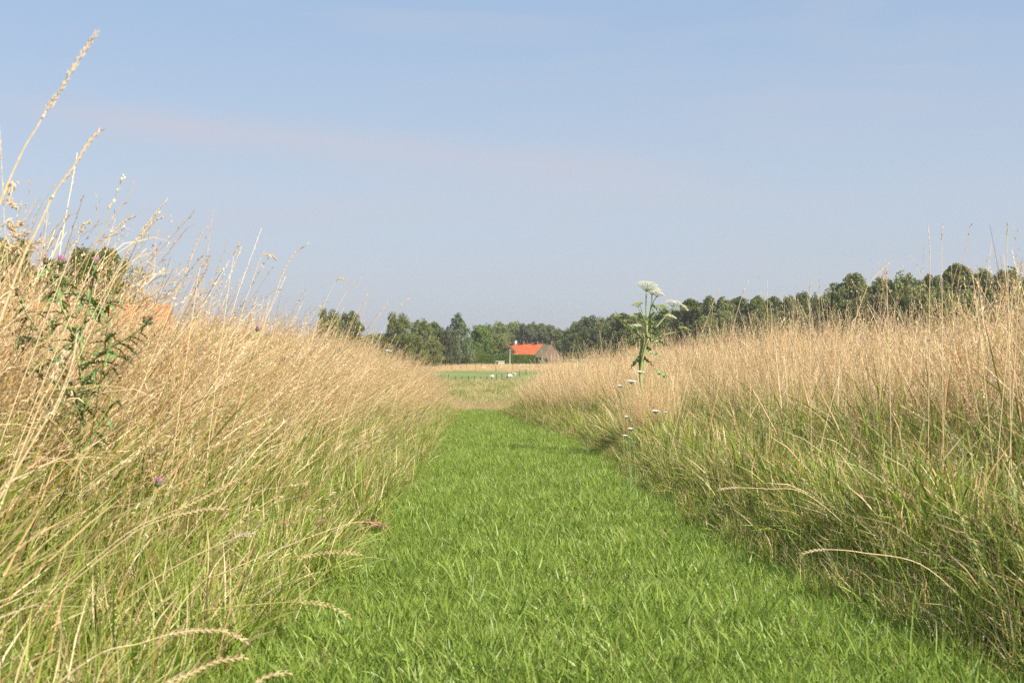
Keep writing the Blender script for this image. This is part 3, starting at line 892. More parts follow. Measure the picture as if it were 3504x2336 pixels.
# middle group
mid = [('oak', 1125, 1068, 330, 120, 'dark oak half hidden by the leaning grass heads, farthest from the farm'),
       ('oak_b', 1200, 1074, 345, 90, 'dark tree touching the first oak, beside the gap of sky'),
       ('ash', 1285, 1140, 420, 110, 'low tree in the dip between two dark oaks'),
       ('oak', 1362, 1080, 350, 120, 'dark oak rising above the bent grass tips'),
       ('ash', 1440, 1092, 365, 110, 'mid green tree beside the dark oak'),
       ('light', 1490, 1100, 385, 80, 'yellow green tree between mid green tree and grey willow'),
       ('rusty', 1525, 1130, 372, 60, 'small brownish tree tucked against the grey willow'),
       ('willow', 1568, 1080, 378, 100, 'tall wispy grey green willow behind the clipped bushes'),
       ('light', 1640, 1112, 425, 90, 'light yellow green tree next to the grey willow'),
       ('ash', 1700, 1140, 428, 90, 'dark bushy tree against the chimney end of the farmhouse'),
       ('oak_b', 1735, 1188, 420, 60, 'low round tree covering the lower roof of the farmhouse'),
       ('oak_b', 1415, 1150, 345, 90, 'low dark tree under the two oak crowns'),
       ('ash', 1480, 1160, 352, 80, 'low mid green tree behind the clipped bushes'),
       ('oak_b', 1590, 1165, 405, 80, 'low dark tree at the foot of the willow'),
       ('oak_b', 1240, 1165, 360, 110, 'low dark thicket tree behind the grass in the dip'),
       ]
for a in mid: tree(*a, group=G_MID)
for sx, top, wpx, lab in [(1432, 1190, 40, 'clipped round bush farthest from the farmhouse'), (1478, 1180, 42, 'clipped round bush second in the row by the hedge'),
                          (1512, 1178, 40, 'clipped round bush in the middle of the row'), (1556, 1186, 38, 'clipped round bush just before the hedge starts'),
                          (1608, 1180, 30, 'narrow clipped bush standing above the hedge')]:
    tree('bush', sx, top, 398 if sx < 1590 else 416, wpx, lab, 'bush', 'clipped round bushes')
tree('light_bush', 1640, 1198, 416, 34, 'bright green garden shrub with open branches above the hedge', 'shrub')
# far wood
far_lab = ['tree on the falling shoulder of the distant wood', 'rounded crown at the top of the distant wood', 'crown above the white chimney in the distant wood', 'brownish crown above the orange roof',
           'tall crown over the brick chimneys', 'crown of the distant wood above the brown gable', 'last crown of the distant wood beside the dip', 'small crown in the dip beyond the gable',
           'low crown behind the light green tree', 'low crown behind the farm gable']
fk = ['ash', 'ash', 'ash', 'rusty', 'ash', 'rusty', 'ash', 'ash', 'ash', 'rusty']
for k, (sx, top, wpx) in enumerate([(1662, 1108, 90), (1710, 1100, 90), (1760, 1099, 95), (1800, 1108, 85), (1835, 1103, 95), (1880, 1112, 85), (1905, 1122, 70), (1935, 1140, 60), (1690, 1130, 80), (1860, 1135, 90)]):
    tree(fk[k], sx, top, 560 + (k % 3) * 14, wpx, far_lab[k], group=G_FAR)
# poplar rows on the right; tops follow the skyline of the photograph
prof_x = [1925, 1970, 2040, 2100, 2160, 2230, 2300, 2350, 2440, 2560, 2680, 2760, 2820, 2850, 2925, 2990, 3050, 3130, 3200, 3290, 3360, 3440, 3520, 3650]
prof_y = [1130, 1095, 1085, 1072, 1078, 1070, 1060, 1030, 1018, 1022, 1012, 1000, 1010, 990, 930, 965, 940, 930, 950, 905, 930, 918, 925, 920]
words = ['first', 'second', 'third', 'fourth', 'fifth', 'sixth', 'seventh', 'eighth', 'ninth', 'tenth', 'eleventh', 'twelfth', 'thirteenth', 'fourteenth', 'fifteenth', 'sixteenth', 'seventeenth', 'eighteenth', 'nineteenth', 'twentieth'] + ['twenty-' + w for w in ('first', 'second', 'third', 'fourth', 'fifth', 'sixth', 'seventh', 'eighth', 'ninth')] + ['thirtieth'] + ['thirty-' + w for w in ('first', 'second', 'third', 'fourth', 'fifth', 'sixth', 'seventh', 'eighth', 'ninth')] + ['fortieth'] + ['forty-' + w for w in ('first', 'second', 'third', 'fourth', 'fifth', 'sixth', 'seventh', 'eighth', 'ninth')]
sx = 1932; k = 0
while sx < 3640:
    top = float(np.interp(sx, prof_x, prof_y)) + random.uniform(-4, 8)
    d = 500 if sx < 2110 else (400 if sx < 2330 else (350 if sx < 2840 else 285))
    wpx = (62 if sx < 2110 else (70 if sx < 2330 else (84 if sx < 2840 else 128))) * random.uniform(1.25, 1.75)
    key = random.choice(['poplar', 'poplar_b', 'poplar_c', 'ash'] if sx > 2100 else ['ash', 'oak_b', 'ash'])
    zone = 'far dim' if sx < 2110 else ('mid distance' if sx < 2330 else ('long even' if sx < 2840 else 'tallest near'))
    tree(key, sx, top, d + random.uniform(-8, 8), wpx, '%s broad crown from the farm end of the tree line, in its %s stretch' % (words[k], zone), group=G_POP, name='poplar_tree')
    # a lower tree in the second rank fills the row below
    if k % 1 == 0:
        tree(random.choice(['oak_b', 'ash', 'rusty']), sx + wpx * .45, top + (1185 - top) * random.uniform(.18, .4), d - 16, wpx * 1.1,
             'low understorey tree in front of the %s crown of the tree line' % (words[k]), group='understorey along the tree line', name='understorey_tree')
    sx += wpx * .44; k += 1

# ------------------------------------------------------------------ buildings
def roof_tile_mat(name, c0, c1, c2):
    m, t, out = mat_new(name)
    b = principled(t, 0.7, 0.25)
    tcn = N(t, 'ShaderNodeTexCoord')
    nz = N(t, 'ShaderNodeTexNoise'); nz.inputs['Scale'].default_value = 1.1; nz.inputs['Detail'].default_value = 8
    t.links.new(tcn.outputs['Object'], nz.inputs['Vector'])
    rp = N(t, 'ShaderNodeValToRGB'); el = rp.color_ramp.elements; el.new(.5)
    for e_, (p_, c_) in zip(el, [(.3, c0), (.5, c1), (.72, c2)]): e_.position = p_; e_.color = (*c_, 1)
    t.links.new(nz.outputs[0], rp.inputs[0])
    wv = N(t, 'ShaderNodeTexWave'); wv.inputs['Scale'].default_value = 1.6; wv.bands_direction = 'Z'
    t.links.new(tcn.outputs['Object'], wv.inputs['Vector'])
    bp = N(t, 'ShaderNodeBump'); bp.inputs['Distance'].default_value = 0.04; bp.inputs['Strength'].default_value = .6
    t.links.new(wv.outputs[0], bp.inputs['Height']); t.links.new(bp.outputs[0], b.inputs['Normal'])
    t.links.new(rp.outputs[0], b.inputs['Base Color']); t.links.new(b.outputs[0], out.inputs[0])
    return m
M_ROOF = roof_tile_mat('orange_roof_tiles', (0.62, 0.14, 0.045), (0.74, 0.18, 0.06), (0.80, 0.23, 0.09))
M_ROOF_OLD = roof_tile_mat('weathered_roof_tiles', (0.44, 0.11, 0.05), (0.55, 0.14, 0.06), (0.6, 0.20, 0.09))
M_ROOF_MOSS = roof_tile_mat('mossy_roof_tiles', (0.16, 0.15, 0.07), (0.22, 0.19, 0.10), (0.30, 0.22, 0.15))
def brick_mat(name, c0, c1, mortar):
    m, t, out = mat_new(name)
    b = principled(t, 0.85, 0.15)
    tcn = N(t, 'ShaderNodeTexCoord'); br = N(t, 'ShaderNodeTexBrick')
    br.inputs['Color1'].default_value = (*c0, 1); br.inputs['Color2'].default_value = (*c1, 1); br.inputs['Mortar'].default_value = (*mortar, 1)
    br.inputs['Scale'].default_value = 4.5
    mpn = N(t, 'ShaderNodeMapping'); mpn.inputs['Rotation'].default_value = (R(90), 0, 0)
    t.links.new(tcn.outputs['Object'], mpn.inputs[0]); t.links.new(mpn.outputs[0], br.inputs['Vector'])
    t.links.new(br.outputs['Color'], b.inputs['Base Color']); t.links.new(b.outputs[0], out.inputs[0])
    return m
M_BRICK = brick_mat('brown_brick', (0.16, 0.085, 0.062), (0.22, 0.125, 0.09), (0.2, 0.15, 0.12))
M_BRICK_DARK = brick_mat('dark_plinth_brick', (0.10, 0.09, 0.09), (0.15, 0.13, 0.12), (0.2, 0.18, 0.16))
M_WHITE = simple_mat('white_paint', (0.80, 0.79, 0.75), 0.5, 0.4, 0.12, 5)
M_CREAM = simple_mat('cream_panels', (0.62, 0.60, 0.42), 0.6, 0.3, 0.15, 5)
M_PLASTER = simple_mat('white_plaster', (0.66, 0.62, 0.58), 0.8, 0.2, 0.25, 3)
M_GLASS = simple_mat('window_glass', (0.03, 0.035, 0.04), 0.08, 0.8, 0.2, 2)
M_POST = simple_mat('weathered_post', (0.17, 0.12, 0.08), 0.9, 0.1, 0.5, 20, stretch=(3, 3, .5))
M_WIRE = simple_mat('fence_wire', (0.25, 0.24, 0.22), 0.5, 0.4, 0.2, 20, metal=.6)
M_LEAD = simple_mat('lead', (0.35, 0.36, 0.38), 0.6, 0.4, 0.2, 8)
M_GREENBOX = simple_mat('green_plastic', (0.12, 0.34, 0.18), 0.4, 0.5, 0.15, 3)
M_DARK = simple_mat('dark_rubber', (0.03, 0.03, 0.03), 0.7, 0.3, 0.2, 10)

def window_part(parent, x, y, z, w, h, axis='y', sgn=-1):
    """frame with pane proud of a wall whose outside looks along sgn*axis"""
    s = Soup(); t = .08
    def bx(a0, a1, z0, z1, d0, d1):
        if axis == 'y': s.add(box(x + a0, x + a1, y + min(sgn * d0, sgn * d1), y + max(sgn * d0, sgn * d1), z + z0, z + z1))
        else: s.add(box(x + min(sgn * d0, sgn * d1), x + max(sgn * d0, sgn * d1), y + a0, y + a1, z + z0, z + z1))
    bx(-w / 2, w / 2, 0, t, .0, .06); bx(-w / 2, w / 2, h - t, h, .0, .06)
    bx(-w / 2, -w / 2 + t, t, h - t, .0, .06); bx(w / 2 - t, w / 2, t, h - t, .0, .06)
    bx(-.03, .03, t, h - t, .0, .05)
    f = link_mesh('window', s.mesh('window', M_WHITE), parent)
    s = Soup()
    if axis == 'y': s.add(box(x - w / 2 + t, x + w / 2 - t, y + min(sgn * .005, sgn * .02), y + max(sgn * .005, sgn * .02), z + t, z + h - t))
    else: s.add(box(x + min(sgn * .005, sgn * .02), x + max(sgn * .005, sgn * .02), y - w / 2 + t, y + w / 2 - t, z + t, z + h - t))
    link_mesh('pane', s.mesh('pane', M_GLASS), f)
    return f

def gable_house(name, label, loc, rz, L, hw, eave, ridge, wall_mat, sections, over=.25, th=.14):
    """x along ridge from 0 to -L (gable with x=0 at loc), y front at -hw; sections: (x0, x1, mat, hw, ridge)"""
    root = empty(name, loc, rz); tag(root, label, 'house')
    s = Soup()
    v = [(0, -hw, 0), (0, hw, 0), (0, hw, eave), (0, 0, ridge - .12), (0, -hw, eave), (-L, -hw, 0), (-L, hw, 0), (-L, hw, eave), (-L, 0, ridge - .12), (-L, -hw, eave)]
    f = [(0, 1, 2, 3, 4), (9, 8, 7, 6, 5), (0, 4, 9, 5), (1, 6, 7, 2), (0, 5, 6, 1)]
    s.add((v, f))
    link_mesh('wall', s.mesh('wall', wall_mat), root)
    roofs = []
    for (x0, x1, m, h2, rg) in sections:
        s = Soup()
        sl = (rg - eave) / h2
        for sg in (-1, 1):
            yo = sg * (h2 + over); zo = eave - sl * over
            v = [(x0, 0, rg), (x1, 0, rg), (x1, yo, zo), (x0, yo, zo)]
            v += [(a, b, c - th) for a, b, c in v]
            s.add((v, [(0, 1, 2, 3), (7, 6, 5, 4), (0, 4, 5, 1), (1, 5, 6, 2), (2, 6, 7, 3), (3, 7, 4, 0)]))
        roofs.append(link_mesh('roof', s.mesh('roof', m), root))
        # ridge tiles as one rounded capping
        s = Soup(); s.add(tube([(x0, 0, rg + .02), (x1, 0, rg + .02)], [.13, .13], 6))
        link_mesh('ridge_cap', s.mesh('ridge_cap', m), roofs[-1])
    return root, roofs

def chimney(parent, x, y, z0, z1, w, mat, label=None, cap=True, pots=1):
    s = Soup(); s.add(box(x - w / 2, x + w / 2, y - w / 2, y + w / 2, z0, z1))
    if cap: s.add(box(x - w / 2 - .06, x + w / 2 + .06, y - w / 2 - .06, y + w / 2 + .06, z1, z1 + .12))
    for k in range(pots):
        s.add(tube([(x, y, z1 + .1), (x, y, z1 + .32)], [.11, .09], 8))
    c = link_mesh('chimney', s.mesh('chimney', mat), parent)
    if label: c['label'] = label
    return c

# farmhouse: ridge turned 42 degrees to the view, its brown gable towards the sun
D = 418.0
ang = R(-42)
apex_x = px(1888, D)
zb = gz(apex_x, D)
ridge = pz(1176, D) - zb
farm, roofs = gable_house('farmhouse', 'long farmhouse with bright orange tiled roof and five chimneys behind the hedge', (apex_x, D, zb), ang, 21.5, 5.4, 2.6, ridge,
                          M_BRICK, [(0.25, -3.7, M_ROOF_MOSS, 5.4, ridge), (-3.72, -17.0, M_ROOF, 5.4, ridge), (-17.02, -21.8, M_ROOF_OLD, 5.4, ridge - .06)])
roofs[0]['label'] = 'mossy brown end of the roof'; roofs[2]['label'] = 'duller orange far end of the roof'
chimney(roofs[0], -0.35, 0, ridge - .5, ridge + .85, .75, M_BRICK, 'brick chimney on the gable', True, 0)
chimney(roofs[1], -6.6, 0, ridge - .5, ridge + .8, .7, M_BRICK, None, True, 0)
chimney(roofs[1], -13.0, 0, ridge - .5, ridge + .85, .75, M_BRICK, None, True, 0)
chimney(roofs[1], -16.7, 0, ridge - .5, ridge + 1.0, 1.0, M_PLASTER, 'wide white plastered chimney', True, 0)
c5 = chimney(roofs[2], -21.2, 0, ridge - .5, ridge + .9, .9, M_PLASTER, 'white chimney with aerial', True, 0)
s = Soup(); s.add(tube([(-21.6, -.3, ridge + .3), (-21.6, -.3, ridge + 3.3)], [.04, .03], 6))
for k in range(4): s.add(box(-22.0, -21.2, -.32, -.28, ridge + 2.3 + k * .25, ridge + 2.34 + k * .25))
link_mesh('aerial', s.mesh('aerial', M_LEAD), c5)
s = Soup(); s.add(box(-18.6, -17.5, -3.3, -2.6, ridge - 2.1, ridge - 1.75)); link_mesh('skylight', s.mesh('skylight', M_WHITE), roofs[2])
for xx in (-3, -7, -12, -15, -19): window_part(farm, xx, -5.4, .9, 1.1, 1.2, 'y', -1)
s = Soup(); s.add(box(-9.7, -8.7, -5.46, -5.4, 0, 2.1)); dr = link_mesh('door', s.mesh('door', M_GREENBOX), farm)
s = Soup(); s.add(box(-8.86, -8.78, -5.5, -5.46, 1.0, 1.1)); link_mesh('handle', s.mesh('handle', M_LEAD), dr)

# near houses behind the thistle
def near_house(label, sx, top, d, wpx, rz, L, hw):
    x = px(sx, d); zb = gz(x, d); ridge = pz(top, d) - zb
    h, rf = gable_house('orange_roofed_house', label, (x, d, zb), rz, L, hw, 4.3, ridge, M_PLASTER, [(.35, -L - .35, M_ROOF, hw, ridge)], .35)
    chimney(rf[0], -L * .6, .3, ridge - .6, ridge + .7, .6, M_BRICK)
    s = Soup()      # white bargeboards on the gable
    for sg in (-1, 1):
        sl = (ridge - 4.3) / hw
        a = Vector((.36, 0, ridge + .03)); b = Vector((.36, sg * (hw + .4), 4.3 - sl * .4 + .03))
        v = [a, b, b - Vector((0, 0, .3)), a - Vector((0, 0, .3))]
        v += [p + Vector((.05, 0, 0)) for p in v]
        s.add((v, [(0, 1, 2, 3), (7, 6, 5, 4), (0, 4, 5, 1), (1, 5, 6, 2), (2, 6, 7, 3), (3, 7, 4, 0)]))
    link_mesh('bargeboard', s.mesh('bargeboard', M_WHITE), h)
    for yy in (-1.6, 1.6): window_part(h, 0, yy, .9, 1.3, 1.4, 'x', 1)
    window_part(h, 0, 0, 3.6, 1.2, 1.2, 'x', 1)
    for xx in (-2.5, -L + 2.5): window_part(h, xx, -hw, .9, 1.4, 1.4, 'y', -1)
    s = Soup(); s.add(box(-L / 2 - .5, -L / 2 + .5, -hw - .06, -hw, 0, 2.1)); dd = link_mesh('door', s.mesh('door', M_WHITE), h)
    s = Soup(); s.add(box(-L / 2 + .3, -L / 2 + .38, -hw - .1, -hw - .06, 1, 1.1)); link_mesh('handle', s.mesh('handle', M_LEAD), dd)
near_house('orange roofed house behind the thistle, nearer the photo edge', 235, 1026, 102, 160, R(-28), 4.6, 3.4)
near_house('smaller orange roofed house with white gable trim beside the thistle flower', 375, 1046, 106, 130, R(-150), 4.8, 3.2)

# hedge
def hedge(name, label, x0, x1, y, h, depth, n, leaf=.26):
    root = empty(name, ((x0 + x1) / 2, y, gz((x0 + x1) / 2, y))); tag(root, label, 'hedge')
    hw = (x1 - x0) / 2
    s = Soup(); s.add(box(-hw + .15, hw - .15, .15, depth - .15, 0, h - .18))
    link_mesh('inner_branches', s.mesh('inner_branches', M_HEDGE), root)
    acc = Acc()
    face = rng.choice(3, n, p=[.62, .28, .10])
    u = rng.uniform(-hw, hw, n); w = rng.uniform(0, h, n); dpt = rng.uniform(0, depth, n)
    topw = h + .10 * np.sin(u * .9) + .06 * np.sin(u * 2.3 + 1)
    X_ = np.where(face == 2, hw * rng.choice([-1, 1], n), u)
    Y_ = np.where(face == 0, 0, dpt) + rng.normal(0, .05, n) + np.where(face == 0, .08 * np.sin(u * 1.3), 0)
    Z_ = np.where(face == 1, topw, np.minimum(w, topw)) + rng.normal(0, .04, n)
    v, q, at = leaf_cards(np.stack([X_, Y_, Z_], -1), leaf * rng.uniform(.6, 1.3, n), rng.uniform(0, 1, n))
    acc.add(v, q, at)
    link_mesh('foliage', acc.mesh('hedge_foliage', M_HEDGE), root)
    return root
hedge('clipped_hedge', 'long clipped bright green hedge in front of the farmhouse', px(1562, 410), px(1832, 410), 410, 3.2, 1.6, 26000)
hedge('clipped_hedge', 'lower darker stretch of hedge behind the bent grass', px(1290, 408), px(1560, 408), 408, 2.2, 1.5, 14000)
tree('bush', 1868, 1226, 404, 44, 'small dark bush beside the green barrel', 'bush')
tree('bush', 1738, 1196, 414.5, 46, 'rounded dark bush hiding the low end of the roof', 'bush')

# shed / sheep shelter
d = 396
sh = empty('sheep_shelter', (px(1696, d), d, gz(0, d))); tag(sh, 'low cream sheep shelter with a flat white roof edge in the hay field', 'shelter')
W = 31 / FSRC * d; hgt = 1.35
s = Soup(); s.add(box(W * .28, W * .97, 0, 1.6, 0, hgt - .14)); link_mesh('wall', s.mesh('wall', M_CREAM), sh)
s = Soup(); s.add(box(0, W * 1.0, -.15, 1.75, hgt - .14, hgt)); link_mesh('roof', s.mesh('roof', M_WHITE), sh)
s = Soup(); s.add(box(.3, W - .2, .05, 1.7, hgt, hgt + .22)); link_mesh('roof_cover', s.mesh('roof_cover', M_DARK), sh)
for yy in (0, 1.5):
    s = Soup(); s.add(box(.05, .15, yy, yy + .1, 0, hgt - .14)); link_mesh('leg', s.mesh('leg', M_WHITE), sh)
# flagpole
d = 399
fp = empty('flagpole', (px(1744.5, d), d, gz(0, d))); tag(fp, 'bare thin white pole standing in front of the hedge', 'pole')
H = pz(1196, d) - gz(0, d)
s = Soup(); s.add(tube([(0, 0, 0), (.05, 0, H * .5), (.09, 0, H)], [.12, .09, .06], 8)); link_mesh('pole', s.mesh('pole', M_WHITE), fp)
s = Soup(); s.add(tube([(.09, 0, H), (.09, 0, H + .14)], [.09, .05], 8)); link_mesh('finial', s.mesh('finial', M_WHITE), fp)
# green barrel by the house
d = 403
s = Soup(); s.add(tube([(0, 0, 0), (0, 0, .15), (0, 0, .8), (0, 0, 1.35), (0, 0, 1.5)], [.62, .70, .74, .70, .60], 14))
bar = empty('water_barrel', (px(1853, d), d, gz(0, d))); tag(bar, 'green water barrel near the shaded farmhouse corner', 'barrel')
link_mesh('barrel', s.mesh('barrel', M_GREENBOX), bar)
s = Soup(); s.add(tube([(0, 0, 1.5), (0, 0, 1.58)], [.65, .62], 14)); link_mesh('lid', s.mesh('lid', M_GREENBOX), bar)

# parked caravans behind the grass
def caravan(sx, d, rz, label):
    x = px(sx, d)
    o = empty('caravan', (x, d, gz(x, d)), rz); tag(o, label, 'caravan', 'caravans parked in the farm yard')
    s = Soup()
    prof = [(-2.3, .45), (2.3, .45), (2.45, 1.1), (2.2, 2.1), (1.7, 2.6), (-1.7, 2.65), (-2.25, 2.1), (-2.4, 1.0)]
    v = [(a, -1.05, b) for a, b in prof] + [(a, 1.05, b) for a, b in prof]
    f = [tuple(range(8)), tuple(range(15, 7, -1))] + [(k, k + 8, (k + 1) % 8 + 8, (k + 1) % 8) for k in range(8)]
    s.add((v, f)); link_mesh('body', s.mesh('body', M_WHITE), o)
    for a, b in ((-1.5, .9), (0.4, 1.0)): window_part(o, a, -1.05, 1.35, 1.0, .6, 'y', -1)
    s = Soup(); s.add(box(1.3, 1.85, -1.08, -1.05, .55, 2.3)); link_mesh('door', s.mesh('door', M_CREAM), o)
    for sg in (-1, 1):
        s = Soup(); s.add(tube([(0, sg * .95, .33), (0, sg * 1.1, .33)], [.33, .33], 14)); link_mesh('wheel', s.mesh('wheel', M_DARK), o)
    s = Soup(); s.add(tube([(2.3, -.3, .5), (3.4, 0, .45)], [.05, .05], 6)).add(tube([(2.3, .3, .5), (3.4, 0, .45)], [.05, .05], 6)); link_mesh('drawbar', s.mesh('drawbar', M_LEAD), o)
    return o
caravan(1218, 420, R(12), 'white caravan farthest from the farmhouse, seen through the grass')
caravan(1250, 424, R(-8), 'white caravan in the middle of three')
caravan(1350, 422, R(20), 'white caravan nearest the dark oak')

# ------------------------------------------------------------------ fences
def fence(name, label, posts, post_h, post_r, wires, mat):
    x0, y0 = posts[0]
    root = empty(name, (x0, y0, gz(x0, y0))); tag(root, label, 'fence')
    base = Vector(root.location)
    s = Soup(); s.add(tube([(0, 0, -.2), (0, 0, post_h * .5), (.01, 0, post_h)], [post_r, post_r * .95, post_r * .85], 7))
    me = s.mesh('post', mat)
    tops = []
    for (x, y) in posts:
        p = Vector((x, y, gz(x, y)))
        o = link_mesh('post', me, root, p - base, (random.uniform(-.04, .04), random.uniform(-.06, .06), random.uniform(0, 6)), (1, 1, random.uniform(.92, 1.08)))
        tops.append(p - base)
    for hgt in wires:
        s = Soup(); s.add(tube([p + Vector((0, -.06, hgt * post_h)) for p in tops], [.012] * len(tops), 4))
        link_mesh('wire', s.mesh('wire', M_WIRE), root)
    return root
def dist_of(sy): return (CAM_Z - POLDER) * FSRC / (sy - 1185)
pp = []
for sx_, sb in [(1510, 1304), (1534, 1306), (1560, 1310), (1581, 1311), (1603.5, 1312), (1625, 1313), (1646, 1312), (1666, 1312), (1682, 1315), (1699, 1305), (1718, 1299), (1736, 1297), (1750, 1293), (1778, 1286), (1800, 1283), (1825, 1281)]:
    dd = dist_of(sb); pp.append((px(sx_, dd), dd))
fence('sheep_fence', 'row of dark wooden posts with wire in front of the grazing sheep', pp, 1.2, .075, [.45, .7, .93], M_POST)
pp = []
for sx_, sb in [(1410, 1266), (1450, 1266), (1500, 1266), (1544, 1267), (1578, 1267), (1596, 1263), (1629, 1270), (1647, 1262), (1697, 1273), (1755, 1268), (1790, 1266), (1813, 1264), (1850, 1264), (1900, 1264)]:
    dd = dist_of(sb); pp.append((px(sx_, dd), dd))
fence('field_fence', 'thin wire fence along the edge of the hay field', pp, 1.6, .045, [.4, .65, .95], M_POST)

# ------------------------------------------------------------------ sheep
M_WOOL = simple_mat('wool', (0.72, 0.62, 0.47), 0.95, 0.1, 0.3, 12, bump=.8)
M_SHEEPFACE = simple_mat('sheep_face', (0.66, 0.57, 0.45), 0.8, 0.2, 0.2, 12)
def skin_mesh(name, joints, edges, mat, levels=2):
    me = bpy.data.meshes.new(name)
    me.from_pydata([j[0] for j in joints], edges, [])
    o = bpy.data.objects.new(name, me); COL.objects.link(o)
    sk = o.modifiers.new('skin', 'SKIN')
    for k, j in enumerate(joints):
        r = j[1]
        me.skin_vertices[0].data[k].radius = r if isinstance(r, tuple) else (r, r)
    me.skin_vertices[0].data[0].use_root = True
    sb = o.modifiers.new('sub', 'SUBSURF'); sb.levels = levels; sb.render_levels = levels
    dg = bpy.context.evaluated_depsgraph_get()
    out = bpy.data.meshes.new_from_object(o.evaluated_get(dg))
    bpy.data.objects.remove(o)
    out.name = name
    out.materials.clear(); out.materials.append(mat)
    out.polygons.foreach_set('use_smooth', [True] * len(out.polygons))
    return out
def sheep_mesh(graze):
    J = [((0, 0, .62), .23), ((.30, 0, .62), .245), ((.52, 0, .64), .20), ((-.30, 0, .61), .24), ((-.50, 0, .60), .16)]
    E = [(0, 1), (1, 2), (0, 3), (3, 4)]
    if graze: J += [((.68, 0, .52), .11), ((.80, 0, .34), .085), ((.84, 0, .20), .075), ((.88, 0, .09), .05)]
    else: J += [((.68, 0, .80), .11), ((.74, 0, .94), .085), ((.86, 0, .93), .075), ((.99, 0, .86), .05)]
    E += [(2, 5), (5, 6), (6, 7), (7, 8)]
    for (x_, y_, par) in [(.42, .13, 1), (.42, -.13, 1), (-.42, .13, 3), (-.42, -.13, 3)]:
        b = len(J); back = x_ < 0
        J += [((x_, y_, .44), .095), ((x_ + (.05 if back else 0), y_, .33), .05), ((x_ - (.06 if back else 0), y_, .20), .034), ((x_, y_, .04), .032), ((x_ + .03, y_, .0), .035)]
        E += [(par, b), (b, b + 1), (b + 1, b + 2), (b + 2, b + 3), (b + 3, b + 4)]
    return skin_mesh('sheep_body', J, E, M_WOOL)
SH_G, SH_U = sheep_mesh(True), sheep_mesh(False)
def sheep(sx, foot, rz, graze, label, h=1.0, lying=False):
    d = dist_of(foot); x = px(sx, d)
    o = empty('sheep', (x, d, gz(x, d) - (.28 if lying else 0)), rz); tag(o, label, 'sheep', 'sheep grazing in the pasture')
    o.scale = (h, h, h)
    link_mesh('body', SH_G if graze else SH_U, o)
    hx, hz = (.80, .36) if graze else (.74, .98)
    for sg in (-1, 1):
        s = Soup(); s.add(tube([(hx, sg * .06, hz), (hx - .02, sg * .17, hz + .02), (hx - .04, sg * .22, hz - .03)], [.02, .035, .008], 6))
        link_mesh('ear', s.mesh('ear', M_SHEEPFACE, True), o)
    s = Soup(); s.add(tube([(-.62, 0, .66), (-.70, 0, .52), (-.70, 0, .36)], [.05, .05, .03], 6)); link_mesh('tail', s.mesh('tail', M_WOOL, True), o)
    return o
sheep(1683, 1298, R(65), True, 'sheep seen from behind through a fence post', 1.05)
sheep(1741, 1296, R(40), True, 'sheep grazing between two dark fence posts', 1.1)
sheep(1757, 1289, R(150), False, 'sheep with its side turned, farthest along the fence', 1.05)
sheep(1651, 1262, R(10), False, 'sheep lying in the hay field before the hedge', 1.1, True)
sheep(1788, 1253, R(170), False, 'pale sheep in the hay field near the pole', 1.1, True)

# ------------------------------------------------------------------ single plants
def seg_tube(points, r0, r1, n=7, sub=3):
    """tube along a Catmull-Rom smoothed line"""
    P_ = [Vector(p) for p in points]
    out = []
    for k in range(len(P_) - 1):
        p0 = P_[max(k - 1, 0)]; p1 = P_[k]; p2 = P_[k + 1]; p3 = P_[min(k + 2, len(P_) - 1)]
        for j in range(sub):
            t = j / sub
            out.append(0.5 * ((2 * p1) + (p2 - p0) * t + (2 * p0 - 5 * p1 + 4 * p2 - p3) * t * t + (3 * p1 - p0 - 3 * p2 + p3) * t ** 3))
    out.append(P_[-1])
    m = len(out)
    return out, [r0 + (r1 - r0) * k / (m - 1) for k in range(m)]

def grain(p, d, l, w):
    """six sided seed: a real solid"""
    d = d.normalized(); a = Vector((0, 0, 1)) if abs(d.z) < .9 else Vector((1, 0, 0))
    u = d.cross(a).normalized(); q = d.cross(u)
    m = p + d * l * .4
    v = [p, m + u * w / 2, m + q * w / 2, m - u * w / 2, m - q * w / 2, p + d * l]
    f = [(0, 2, 1), (0, 3, 2), (0, 4, 3), (0, 1, 4), (5, 1, 2), (5, 2, 3), (5, 3, 4), (5, 4, 1)]
    return v, f

def simple_plain(name, c, c2=None, **k):
    return simple_mat(name, c, .55, .3, .3, 120, col2=c2, **k)
M_STRAW = simple_plain('straw_stem', (0.90, 0.73, 0.44), (0.72, 0.54, 0.28))
M_STRAW_GREEN = simple_plain('yellow_green_stem', (0.55, 0.48, 0.16), (0.36, 0.36, 0.12))
M_HEAD = simple_plain('ripe_seed_head', (0.82, 0.62, 0.38), (0.56, 0.38, 0.20))
M_HEAD_RED = simple_plain('reddish_seed_head', (0.55, 0.30, 0.20), (0.36, 0.17, 0.11))
M_HEAD_PALE = simple_plain('pale_seed_head', (0.82, 0.70, 0.52), (0.62, 0.48, 0.32))

